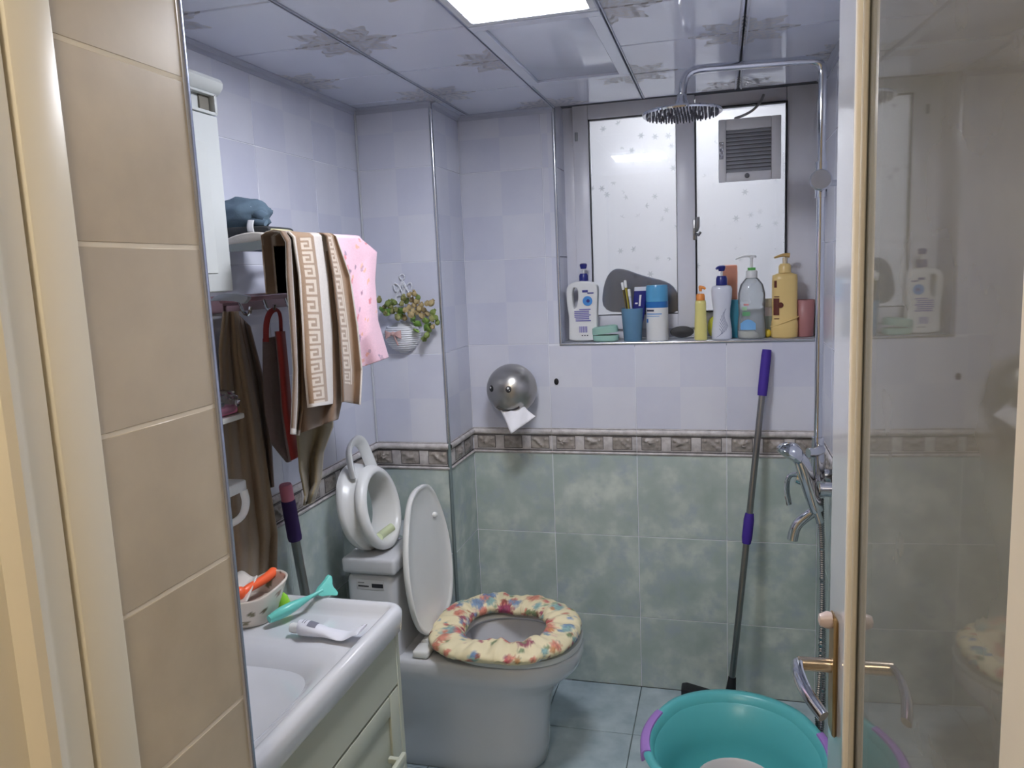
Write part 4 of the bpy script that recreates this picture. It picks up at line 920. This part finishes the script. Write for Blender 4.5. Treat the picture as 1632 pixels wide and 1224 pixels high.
# brown bath sheet on the hook
BS = tag(cloth('bath_sheet', FLAN, -1.09, [(357, 497), (350, 560), (354, 700), (362, 800), (372, 880), (374, 922)], [(378, 496), (390, 560), (412, 660), (430, 780), (441, 850), (440, 918)], 70, 120, lambda u, v: .011 * sin(u * (10 - 4 * v) + 1) + .004 * sin(u * 23 + v * 5), lambda u, v: tuple(x * (1 + .12 * noise.noise(Vector((u * 5, v * 9, 1)))) for x in rgb(138, 118, 96)[:3]) + (1,), solid=.006), 'long plain brown bath sheet hanging left of the red trimmed cloth', 'towel')
cloth('inner_layer', FLAN, -1.112, [(378, 500), (392, 580), (410, 700), (424, 780)], [(398, 520), (424, 620), (432, 700), (436, 776)], 30, 60, lambda u, v: .012 * sin(u * 9), lambda u, v: rgb(120, 102, 92), BS)
# red trimmed scrub mitt
RM = thing('bath_mitt', (-1.06, 1.72, 1.05), 'grey and red long bath mitt hanging from the hook rail', 'mitt')
def fold0(u, v): return .012 * sin(pi * u)
cloth('grey_side', FLAN, -1.065, [(420, 540), (419, 600), (422, 660), (432, 705), (458, 735)], [(441, 536), (448, 600), (452, 650), (458, 700), (462, 736)], 24, 60, fold0, lambda u, v: rgb(110, 96, 96), RM, solid=.008)
cloth('red_side', FLAN, -1.05, [(440, 528), (446, 590), (450, 650), (455, 700), (461, 735)], [(452, 528), (458, 590), (463, 650), (476, 690), (482, 724)], 24, 60, fold0, lambda u, v: rgb(132, 116, 118) if u < .14 or u > .97 else rgb(164, 58, 54), RM, solid=.008)
b = MB(); b.tube([at(px, py, 'X', -1.055) for px, py in ((424, 545), (424, 515), (430, 497), (440, 492), (447, 500), (448, 530))], .007, 10, smooth=2, flat=.6); b.build('loop', plain('red_webbing', (150, 56, 58), .8), RM)
# small shelf with a pink box and bag beside the bath sheet
WS = tag(MB().box((-1.075, 1.40, 1.222), (.125, .13, .012), .003).build('corner_shelf', PLAS), 'small white wall shelf beside the door reveal', 'shelf')
PX = thing('soap_packet', (-1.045, 1.41, 1.229), 'clear bag with pink soap box on the small white shelf', 'packet')
b = MB(); b.box((-1.05, 1.405, 1.2395), (.06, .10, .018), .005); b.build('pink_box', plain('pink_soap', (226, 120, 172), .4), PX)
b = MB(); b.box((-1.03, 1.39, 1.255), (.014, .05, .010), .004); b.build('clip', BLACK, PX)
b = MB(); b.sphere((-1.05, 1.415, 1.256), (.04, .07, .028), 22, 14, fn=lambda d: 1 + .25 * noise.noise(d * 3.5)); b.build('clear_bag', thin_glass('cellophane', (.93, .93, .95, 1), .12, rgb(200, 200, 205)), PX, angle=30)
HK = thing('soap_dish', (-1.03, 1.44, 1.0), 'white plastic wall soap holder with curved leg above the washbasin', 'soap holder')
b = MB(); b.box((-1.085, 1.425, 1.062), (.11, .10, .026), .005); b.build('tray', PLAS, HK)
b = MB(); b.tube([(-1.036, 1.468, 1.05), (-1.032, 1.47, 1.02), (-1.045, 1.466, .985), (-1.09, 1.455, .965), (-1.14, 1.45, .965)], .009, 10, smooth=2, flat=.7); b.build('bracket', PLAS, HK)

# ================================================================== things on the washbasin
ZT = .781
def onv(px, py, z=ZT): return at(px, py, 'Z', z)
CUP = thing('floral_cup', onv(405, 990), 'cream floral bowl holding white pieces on the washbasin corner', 'bowl')
CC = rgb(222, 212, 200); rnd = random.Random(9); DOT = [(rnd.random(), rnd.random(), rnd.choice([(120, 112, 84), (150, 110, 96), (90, 100, 76), (110, 90, 70)]), rnd.uniform(.02, .055)) for _ in range(22)]
cb = onv(402, 985); 
def cupf(u, v):
    a = 2 * pi * u; r = lerp(.046, .072, v ** .8); z = .064 * v + .02 * v * sm(.1, 1, cos(a - radians(40))) ; k = 1 + .10 * v * cos(2 * (a - radians(35)))
    return Vector((cb.x + r * k * cos(a), cb.y + r * k * sin(a) * 1.05, ZT + .001 + z))
def cupc(u, v):
    for a, d_, k, r in DOT:
        if sqrt(min(abs(u - a), 1 - abs(u - a)) ** 2 * 6 + ((v - d_) * .6) ** 2) < r * (1 + .6 * noise.noise(Vector((u * 40, v * 20, 3)))): return rgb(*k)
    return CC
b = MB(); b.grid(cupf, 72, 20, cupc, wrap_u=True); n0 = [cupf(i / 72, 0) for i in range(72)]; b.rings([n0], True, False); b.build('shell', vcol('cup_glaze', .35, coat=.3), CUP, angle=180, solid=.004)
b = MB(); q0 = cb + Vector((-.02, -.01, .04)); b.grid(lambda u, v: q0 + Vector(((u - .5) * .085 * (1 - .4 * v), -.035 + .07 * v, .02 + .03 * v + .006 * sin(6 * u))), 14, 12); b.build('white_piece', plain('shell_white', (214, 208, 200), .5), CUP, solid=.003)
b = MB(); b.lathe([(.0, .03), (.05, .034), (.054, .036)], (cb.x, cb.y, ZT), 30); b.build('content', plain('grey_content', (196, 186, 176), .6), CUP)
OB = thing('toy_handle', (cb.x, cb.y, ZT + .07), 'orange plastic handle sticking out of the floral bowl', 'handle')
pts = [at(384, 947, 'X', -1.0), at(395, 938, 'X', -.995), at(412, 929, 'X', -.99), at(426, 920, 'X', -.985), at(435, 912, 'X', -.985)]
b = MB(); b.tube(pts, lambda t: .0085 + .003 * t, 14, smooth=2); b.sphere(pts[0] + Vector((.0, -.004, .004)), (.013, .015, .014), 14, 10); b.sphere(pts[-1], .0112, 12, 8); b.build('grip', plain('bright_orange', (250, 104, 58), .35), OB)
p = onv(456, 972); b = MB(); b.lathe([(.014, .0), (.017, .01), (.010, .032), (.003, .04)], (p.x - .005, p.y, ZT), 16); one(b, 'green_toy', plain('lime_plastic', (150, 214, 60), .35), 'small lime green toy behind the floral bowl', 'toy')
# teal fish-shaped toothbrush holder
TQ = plain('aqua_plastic', (110, 204, 192), .3)
TT = thing('fish_toy', onv(470, 982), 'aqua plastic fish-tailed toy lying beside the tube', 'toy')
a0, a1 = onv(430, 1000), onv(516, 968); a0.z = ZT + .018; a1.z = ZT + .04
b = MB(); b.tube([lerp(a0, a1, i / 12) for i in range(13)], lambda t: .006 + .013 * sin(pi * min(1, t * 1.15 + .12)) * (1 - .55 * t), 14, flat=.75); b.build('body', TQ, TT)
dr = (a1 - a0).normalized(); sd = Vector((-dr.y, dr.x, 0))
b = curve2d([smoothpts([(-.012, -.007), (.012, -.016), (.026, -.026), (.03, -.02), (.022, 0), (.03, .02), (.026, .026), (.012, .016), (-.012, .007)], 1)], .003, .002, lambda x, y, t: a1 + dr * x + Vector((0, 0, y)) * .75 + sd * (t + y * .5)); b.build('tail', TQ, TT)
# squeezed cream tube
CT = thing('cream_tube', onv(520, 1003), 'white squeezed cream tube lying on the washbasin deck', 'tube')
e0, e1 = onv(478, 1000, .80), onv(578, 1012, .795); dr = (e1 - e0); dr.z = 0; LN = dr.length; dr.normalize(); sd = Vector((-dr.y, dr.x, 0))
def tubf(u, v):
    a = 2 * pi * u; w_ = lerp(.019, .024, sm(.3, 1, v)) * (1 - .18 * exp(-((v - .42) / .13) ** 2)); h_ = lerp(.015, .0018, sm(0, .8, v)) + .001
    if v < .06: w_ *= .75 + .25 * v / .06
    return Vector((e0.x, e0.y, ZT + .003)) + dr * (LN * v) + sd * (w_ * cos(a)) + Vector((0, 0, h_ + h_ * sin(a) + .003 * v + .017 * sm(.7, 1, v)))
b = MB(); b.grid(tubf, 32, 30, wrap_u=True); b.rings([[tubf(i / 32, 0) for i in range(32)]], True, False); b.rings([[tubf(i / 32, 1) for i in range(32)]], True, False); b.build('body', plain('tube_white', (222, 223, 232), .3), CT, angle=50)
b = MB(); b.lathe([(.009, 0), (.0105, .004), (.0105, .02), (.008, .022)], Vector((e0.x, e0.y, ZT + .017)) - dr * .021, 16, axis=dr); b.build('cap', PLAS, CT)
INK = plain('grey_ink', (120, 120, 134), .5); TXT = plain('dark_ink', (60, 62, 80), .5)
b = MB(); b.grid(lambda u, v: tubf(.14 + .22 * u, .16 + .13 * v) + Vector((0, 0, .0006)), 8, 6); b.build('printed_panel', INK, CT)
for k in range(2):
    b = MB(); b.grid(lambda u, v: tubf(.17 + .15 * u, .07 + .035 * k + .012 * v) + Vector((0, 0, .0006)), 8, 2); b.build('print_line', INK, CT)
b = MB(); b.grid(lambda u, v: tubf(.13 + .02 * u, .93 + .04 * v) + Vector((0, 0, .0006)), 2, 4); b.build('batch_mark', TXT, CT)

# ================================================================== window sill
Z0 = ZS + .0008
def bottle(name, label, X, Y, prof, sx, sy, mat, cat='bottle', pw=2, seg=36):
    o = thing(name, (X, Y, Z0), label, cat); b = MB(); b.lathe([(r, Z0 + z) for r, z in prof], (X, Y, 0), seg, sx, sy, pw=pw); b.build('body', mat, o, angle=60); return o
def label_bar(par, X, yf, x0_, x1_, z0_, z1_, mat, name='print'):
    """thin printed patch on the front of a bottle: yf(x) gives its front surface"""
    b = MB(); b.grid(lambda u, v: Vector((X + lerp(x0_, x1_, u), yf(lerp(x0_, x1_, u)) - .0006, Z0 + lerp(z0_, z1_, v))), 8, 1); b.build(name, mat, par)
def pump(par, X, Y, z, mat, stem, nx=-1, collar=(.017, .03), head=.012, reach=.03, up=.03, tilt=0):
    b = MB(); b.lathe([(collar[0], 0), (collar[0], collar[1] * .7), (collar[0] * .8, collar[1])], (X, Y, Z0 + z), 20); b.build('collar', mat, par)
    b = MB(); b.tube([(X, Y, Z0 + z + collar[1]), (X, Y, Z0 + z + collar[1] + up)], .0042, 10); b.build('stem', stem, par)
    zz = Z0 + z + collar[1] + up; b = MB(); b.lathe([(head * .75, -.006), (head, .004), (head, .010), (head * .7, .013)], (X, Y, zz), 18)
    b.tube([(X, Y, zz + .006), (X + nx * reach * .6, Y - .004, zz + .007 + tilt * .5), (X + nx * reach, Y - .006, zz + .001 + tilt)], lambda t: .006 - .0025 * t, 10, smooth=1); b.build('pump_head', mat, par)
# 1 white wash bottle with a grip hole and blue pump
WBt = thing('wash_bottle', (-.471, 2.71, Z0), 'white wash bottle with grip hole and blue pump, leftmost on the sill', 'bottle')
def offs(pts, d, c): return [(x + (-d if x > c[0] else d) * min(1, abs(x - c[0]) / .012), y + (-d if y > c[1] else d) * min(1, abs(y - c[1]) / .03)) for x, y in pts]
ol = smoothpts([(-.05, .0), (.048, .0), (.05, .012), (.050, .08), (.053, .14), (.056, .185), (.052, .2), (.02, .210), (-.02, .210), (-.048, .2), (-.056, .185), (-.055, .14), (-.048, .08), (-.05, .012)], 2)
hole = smoothpts([(-.032, .112), (-.02, .114), (-.012, .14), (-.012, .176), (-.018, .188), (-.03, .188), (-.036, .176), (-.036, .14)], 2)[::-1]
b = curve2d([offs(ol, .005, (0, .1)), offs(hole, -.003, (-.024, .152))], .016, .005, lambda x, y, t: (-.471 + x, 2.712 + t, Z0 + .002 + y), 3); b.build('body', PLAS, WBt, angle=50)
pump(WBt, -.466, 2.712, .211, NAVY, PLAS, nx=0, collar=(.016, .026), head=.013, reach=.0, up=.022)
fr = lambda x: 2.712 - .0225
VIO = plain('violet_ink', (110, 104, 180), .5); BLU = plain('blue_ink', (70, 140, 210), .5); NV = plain('navy_ink', (52, 54, 130), .5)
for k in range(7): label_bar(WBt, -.471, fr, -.028 + (.004 if k > 4 else .018 if k == 0 else 0), .03 - (.006 if k % 3 else 0), .072 + (6 - k) * .0065, .0755 + (6 - k) * .0065, VIO)
label_bar(WBt, -.471, fr, .002, .022, .172, .18, NV); label_bar(WBt, -.471, fr, .02, .042, .167, .171, NV)
for k in range(7): label_bar(WBt, -.471, fr, -.012 + k * .0044, -.012 + k * .0044 + (.003 if k % 2 else .0018), .032, .054, VIO, 'barcode_bar')
b = MB(); b.lathe([(.0, 0), (.017, .0), (.017, .0006)], (-.471 + .02, 2.6888, Z0 + .142), 24, axis=(0, -1, 0)); b.build('blue_emblem', BLU, WBt)
b = MB(); b.lathe([(.0, 0), (.006, .0), (.006, .0008)], (-.471 + .022, 2.6882, Z0 + .142), 16, axis=(0, -1, 0)); b.build('emblem_core', NV, WBt)
for k in range(3): label_bar(WBt, -.471, fr, -.004 + k * .009, .001 + k * .009, .02, .0235, TXT)
# 2 green soap dish
SD = thing('soap_box', (-.392, 2.69, Z0), 'pale green oval soap box between the white bottle and the blue cup', 'soap box')
MINT = plain('mint_plastic', (150, 190, 176), .4)
b = MB(); b.lathe([(.036, 0), (.044, .004), (.046, .02), (.0455, .022), (.043, .022), (.04, .008), (.0, .006)], (-.39, 2.69, Z0), 36, 1, .62, pw=2.6); b.build('tray', MINT, SD)
b = MB(); Rm = Matrix.Rotation(radians(-7), 3, 'Y')
t = MB(); t.lathe([(.0, .052), (.036, .052), (.044, .048), (.046, .034), (.046, .026), (.043, .026), (.0435, .034)], (0, 0, 0), 36, 1, .62, pw=2.6, cap0=False, cap1=False)
for v in t.bm.verts: v.co = Rm @ v.co + Vector((-.388, 2.694, Z0 + .002))
t.build('lid', MINT, SD)
# 3 blue cup with brushes and toothpaste
CUPB = thing('toothbrush_cup', (-.298, 2.70, Z0), 'translucent blue cup holding toothbrushes and toothpaste', 'cup')
BCUP = thin_glass('blue_cup_film', (.55, .74, .86, 1), .55, rgb(128, 172, 204), 1.3)
b = MB(); b.lathe([(.030, 0), (.031, .004), (.0385, .11), (.0385, .112), (.0365, .112), (.0295, .006), (.0, .006)], (-.298, 2.70, Z0), 36); b.build('wall', BCUP, CUPB)
def brush(p0_, p1_, mat, lab, nm='toothbrush'):
    o = thing(nm, p0_, lab, 'toothbrush'); d = (Vector(p1_) - Vector(p0_)); b = MB(); b.tube([lerp(Vector(p0_), Vector(p1_), i / 10) for i in range(11)], lambda t: .0052 - .0018 * sin(pi * t), 10, flat=.8); b.build('handle', mat, o)
    dn = d.normalized(); b = MB(); R = Vector((0, 0, 1)).rotation_difference(dn).to_matrix(); b.box(Vector(p1_) + dn * .0, (.009, .014, .026), .002, R); b.build('head', PLAS, o)
brush((-.298, 2.70, Z0 + .008), (-.320, 2.705, Z0 + .195), plain('olive_gold', (170, 156, 60), .35), 'olive toothbrush standing in the blue cup, left of the toothpaste')
brush((-.305, 2.705, Z0 + .008), (-.330, 2.712, Z0 + .188), plain('dark_bronze', (96, 84, 50), .35), 'dark bronze toothbrush leaning at the back of the blue cup')
brush((-.29, 2.695, Z0 + .008), (-.306, 2.692, Z0 + .165), plain('white_blue', (206, 212, 232), .35), 'white toothbrush beside the toothpaste in the blue cup')
TP = thing('toothpaste_tube', (-.283, 2.70, Z0 + .01), 'navy toothpaste tube standing in the blue cup', 'toothpaste')
def tpf(u, v):
    a = 2 * pi * u; w_ = lerp(.012, .021, sm(0, .5, v)); h_ = lerp(.012, .002, v); return Vector((-.285 + .018 * v + w_ * cos(a), 2.703 + h_ * sin(a) - .01 * v, Z0 + .012 + .172 * v))
b = MB(); b.grid(lambda u, v: tpf(u, v * .92), 28, 16, wrap_u=True); b.build('body', NAVY, TP, angle=180)
b = MB(); b.grid(lambda u, v: tpf(u, .92 + v * .08) + Vector(((u - .5) * 0, 0, 0)), 28, 3, wrap_u=True); b.build('crimped_end', plain('white_crimp', (214, 218, 228), .4), TP, angle=180)
b = MB(); b.grid(lambda u, v: tpf(.74 + .05 * u, .62 + .22 * v) + Vector((0, -.0007, 0)), 4, 6); b.grid(lambda u, v: tpf(.63 + .08 * u, .66 + .03 * v) + Vector((0, -.0007, 0)), 4, 3); b.build('print', PLAS, TP)
# 4 white can with blue cap (its picture is left off)
CN = thing('blue_capped_can', (-.2135, 2.70, Z0), 'white can with blue cap and blue band beside the blue cup', 'can')
b = MB(); b.lathe([(.036, 0), (.0375, .003), (.0375, .118)], (-.2135, 2.70, Z0), 36); b.build('can', PLAS, CN)
b = MB(); b.lathe([(.0379, .112), (.0379, .132), (.0372, .132)], (-.2135, 2.70, Z0), 36, cap0=False, cap1=False); b.build('band', plain('royal_blue', (40, 110, 180), .3), CN)
b = MB(); b.lathe([(.0372, .1325), (.0368, .18), (.0345, .188), (.0, .189)], (-.2135, 2.70, Z0), 36); b.build('cap', plain('sky_blue_cap', (86, 160, 204), .25), CN)
yc = lambda x: 2.70 - sqrt(max(0, .0378 ** 2 - x * x))
label_bar(CN, -.2135, yc, -.033, -.008, .1, .106, TXT); label_bar(CN, -.2135, yc, -.033, .018, .09, .093, BLU); label_bar(CN, -.2135, yc, -.033, .01, .083, .0845, BLU)
label_bar(CN, -.2135, yc, -.034, -.028, .062, .075, plain('blue_dot', (60, 120, 190), .4), 'blue_spot')
# 5 black oval lid leaning at the sash
b = MB(); b.lathe([(.0, 0), (.038, 0), (.04, .004), (.038, .010), (.0, .012)], (-.132, 2.728, Z0 + .024), 32, 1, .5, axis=(0, -1, .12)); one(b, 'black_brush', BLACK, 'black oval brush lying beside the yellow bottle', 'brush')
# 6 small yellow bottle with orange pump
YB_ = bottle('small_yellow_bottle', 'small pale yellow bottle with orange pump on the sill edge', -.0685, 2.685, [(.020, 0), (.0215, .004), (.0205, .05), (.0185, .09), (.018, .12), (.017, .13), (.012, .134)], 1, .8, plain('pale_yellow', (224, 214, 134), .3))
pump(YB_, -.0685, 2.685, .132, plain('orange_pump', (238, 150, 70), .35), PLAS, nx=1, collar=(.0145, .022), head=.006, reach=.016, up=.014)
# 7 white lotion bottle with navy pump
LB7 = bottle('lotion_bottle', 'white waisted lotion bottle with navy pump and grey wave lines', .0, 2.70, [(.032, 0), (.0335, .004), (.033, .03), (.0275, .075), (.028, .1), (.033, .14), (.034, .166), (.030, .176), (.017, .180)], 1, .62, plain('pearl_white', (214, 218, 230), .2, coat=.4))
pump(LB7, .0, 2.70, .180, NAVY, PLAS, nx=-1, collar=(.0185, .03), head=.0125, reach=.018, up=.022)
rnd = random.Random(21); WV = plain('grey_wave', (128, 134, 160), .4)
def rl(z): 
    pr = [(0, .032), (.03, .033), (.075, .0275), (.1, .028), (.14, .033)]
    for (a, ra), (c, rc) in zip(pr, pr[1:]):
        if a <= z <= c: return lerp(ra, rc, (z - a) / (c - a))
    return .032
for k in range(7):
    x0_, z0_ = -.018 + k * .005, .006 + k * .006; pts = []
    for i in range(9):
        t = i / 8; z = z0_ + (.03 + .005 * k) * t; x = x0_ + .012 * sin(pi * t + k * .4) + .01 * t; r = rl(z); x = max(-r * .9, min(r * .9, x)); pts.append((x, 2.70 - .62 * sqrt(r * r - x * x) - .0003, Z0 + z))
    MB().tube(pts, .0008, 5).build('wave_line', WV, LB7)
# 8 yellow-green ball and teal box behind
b = MB(); b.sphere((-.024, 2.742, Z0 + .037), (.024, .022, .037), 18, 12); one(b, 'yellow_toy', plain('acid_yellow', (206, 206, 70), .4), 'small yellow-green toy behind the yellow bottle', 'toy')
TBX_ = thing('teal_box', (.047, 2.744, Z0), 'teal carton standing behind the lotion bottle', 'carton')
b = MB(); b.box((.044, 2.744, Z0 + .064), (.034, .03, .128), .002); b.build('carton', plain('teal_card', (52, 136, 160), .5), TBX_)
# 9 clear bottle with green ring
CLEAR = thin_glass('clear_plastic', (.92, .94, .95, 1), .34, rgb(196, 202, 206), 1.3)
CB = bottle('clear_bottle', 'clear lotion bottle with green ring and white pump, nearly empty', .096, 2.708, [(.042, 0), (.0455, .006), (.0455, .04), (.042, .08), (.0435, .12), (.043, .15), (.036, .178), (.022, .196), (.015, .202)], 1, .68, CLEAR)
b = MB(); b.lathe([(.041, .003), (.0435, .007), (.0435, .024), (.0, .0245)], (.096, 2.708, Z0), 36, 1, .66); b.build('lotion', plain('lotion_cream', (224, 222, 206), .4), CB)
b = MB(); b.lathe([(.0185, 0), (.0185, .02), (.016, .024)], (.096, 2.708, Z0 + .2), 22); b.build('neck', PLAS, CB)
b = MB(); b.lathe([(.0125, 0), (.0125, .009)], (.096, 2.708, Z0 + .2245), 20); b.build('green_ring', plain('leaf_green_plastic', (96, 184, 92), .35), CB)
b = MB(); b.tube([(.096, 2.708, Z0 + .233), (.096, 2.708, Z0 + .268)], .005, 10); b.build('stem', PLAS, CB)
b = MB(); b.lathe([(.011, 0), (.011, .006), (.009, .008)], (.1, 2.708, Z0 + .265), 16); b.tube([(.1, 2.708, Z0 + .270), (.07, 2.700, Z0 + .272), (.045, 2.694, Z0 + .263)], lambda t: .0045 - .002 * t, 8, smooth=1); b.build('pump_head', PLAS, CB)
def rc(z): return .0457 if z < .05 else .0437
ycl = lambda z: (lambda x: 2.708 - .68 * sqrt(max(0, rc(z) ** 2 - x * x)))
b = MB(); ff = ycl(.04); b.grid(lambda u, v: Vector((.096 + lerp(-.036, .012, u), ff(lerp(-.036, .012, u)) - .0006, Z0 + .03 + .034 * v * (1 - .4 * (2 * u - 1) ** 2))), 10, 5); b.build('blue_picture', plain('soft_blue', (120, 176, 226), .4), CB)
label_bar(CB, .096, ycl(.08), -.03, -.006, .076, .09, plain('green_ink', (96, 160, 112), .4)); label_bar(CB, .096, ycl(.08), -.03, -.016, .094, .106, plain('pale_green_ink', (160, 200, 160), .4)); label_bar(CB, .096, ycl(.11), -.026, -.01, .11, .116, plain('rose_ink', (206, 140, 140), .4))
# 10 small white tube behind
TW = thing('face_wash_tube', (.15, 2.745, Z0), 'small white and grey tube behind the clear bottle', 'tube')
b = MB(); b.lathe([(.016, 0), (.016, .03), (.017, .032), (.018, .10)], (.15, 2.75, Z0), 20, 1, .8); b.build('body', plain('tube_pinkwhite', (214, 204, 206), .4), TW)
b = MB(); b.lathe([(.0183, .012), (.0183, .07)], (.15, 2.75, Z0), 20, 1, .82, cap0=False, cap1=False); b.build('grey_label', plain('grey_green_print', (160, 172, 164), .5), TW)
b = MB(); b.lathe([(.018, .1), (.019, .102), (.0185, .125), (.016, .128)], (.15, 2.75, Z0), 20); b.build('lid', plain('khaki_lid', (196, 190, 168), .4), TW)
b = MB(); b.sphere((.148, 2.722, Z0 + .014), (.012, .012, .014), 14, 10); one(b, 'yellow_duck', plain('yellow_cap', (226, 200, 70), .4), 'small yellow knob-like toy between the clear bottle and the sandy bottle', 'toy')
# 11 big yellow shampoo bottle
YS = bottle('shampoo_bottle', 'tall sandy yellow shampoo bottle with tan pump', .2, 2.712, [(.038, 0), (.0415, .004), (.0425, .04), (.041, .055), (.0395, .06), (.040, .19), (.0385, .205), (.02, .212), (.018, .214)], 1, .6, plain('sand_yellow', (232, 202, 134), .3), pw=2.4)
b = MB(); b.tube([(.2 + .0425 * cos(a) * 1.01, 2.712 - .0262 * abs(sin(a)) * 1.02, Z0 + .052 + .016 * cos(a)) for a in [pi + pi * i / 16 for i in range(17)]], .0022, 8); b.build('ridge', plain('sand_yellow', (232, 202, 134)), YS)
b = MB(); b.lathe([(.0195, 0), (.0195, .022), (.014, .03)], (.2, 2.712, Z0 + .212), 22); b.build('collar', plain('sand_yellow', (232, 202, 134)), YS)
TAN = plain('tan_pump', (200, 164, 104), .35)
b = MB(); b.tube([(.2, 2.712, Z0 + .242), (.2, 2.712, Z0 + .262)], .0075, 12); b.build('stem', plain('stem_cream', (226, 212, 184), .35), YS)
b = MB(); b.tube([(.214, 2.712, Z0 + .268), (.2, 2.710, Z0 + .27), (.185, 2.704, Z0 + .268), (.166, 2.698, Z0 + .262)], lambda t: .009 - .006 * t, 12, smooth=1, flat=.8); b.build('pump_head', TAN, YS)
BRW = plain('brown_ink', (98, 46, 36), .4); ysf = lambda x: 2.712 - .6 * (max(0, .0412 ** 2.4 - abs(x) ** 2.4)) ** (1 / 2.4) - .0004
label_bar(YS, .2, ysf, -.034, -.026, .165, .188, BRW); label_bar(YS, .2, ysf, -.036, -.018, .075, .13, BRW, 'brown_panel'); label_bar(YS, .2, ysf, -.034, -.018, .134, .137, BRW); label_bar(YS, .2, ysf, -.034, -.018, .062, .065, BRW)
b = MB(); b.lathe([(.0, 0), (.009, 0), (.009, .0006)], (.186, ysf(-.014) - .001, Z0 + .108), 18, axis=(0, -1, 0)); b.build('round_print', BRW, YS)
# 12 dusty pink cup
PK = bottle('pink_cup', 'dusty pink plastic cup at the right end of the sill', .264, 2.738, [(.028, 0), (.030, .003), (.034, .12), (.0325, .121), (.0285, .006), (.0, .005)], .97, 1, plain('dusty_rose', (176, 122, 122), .4), 'cup')
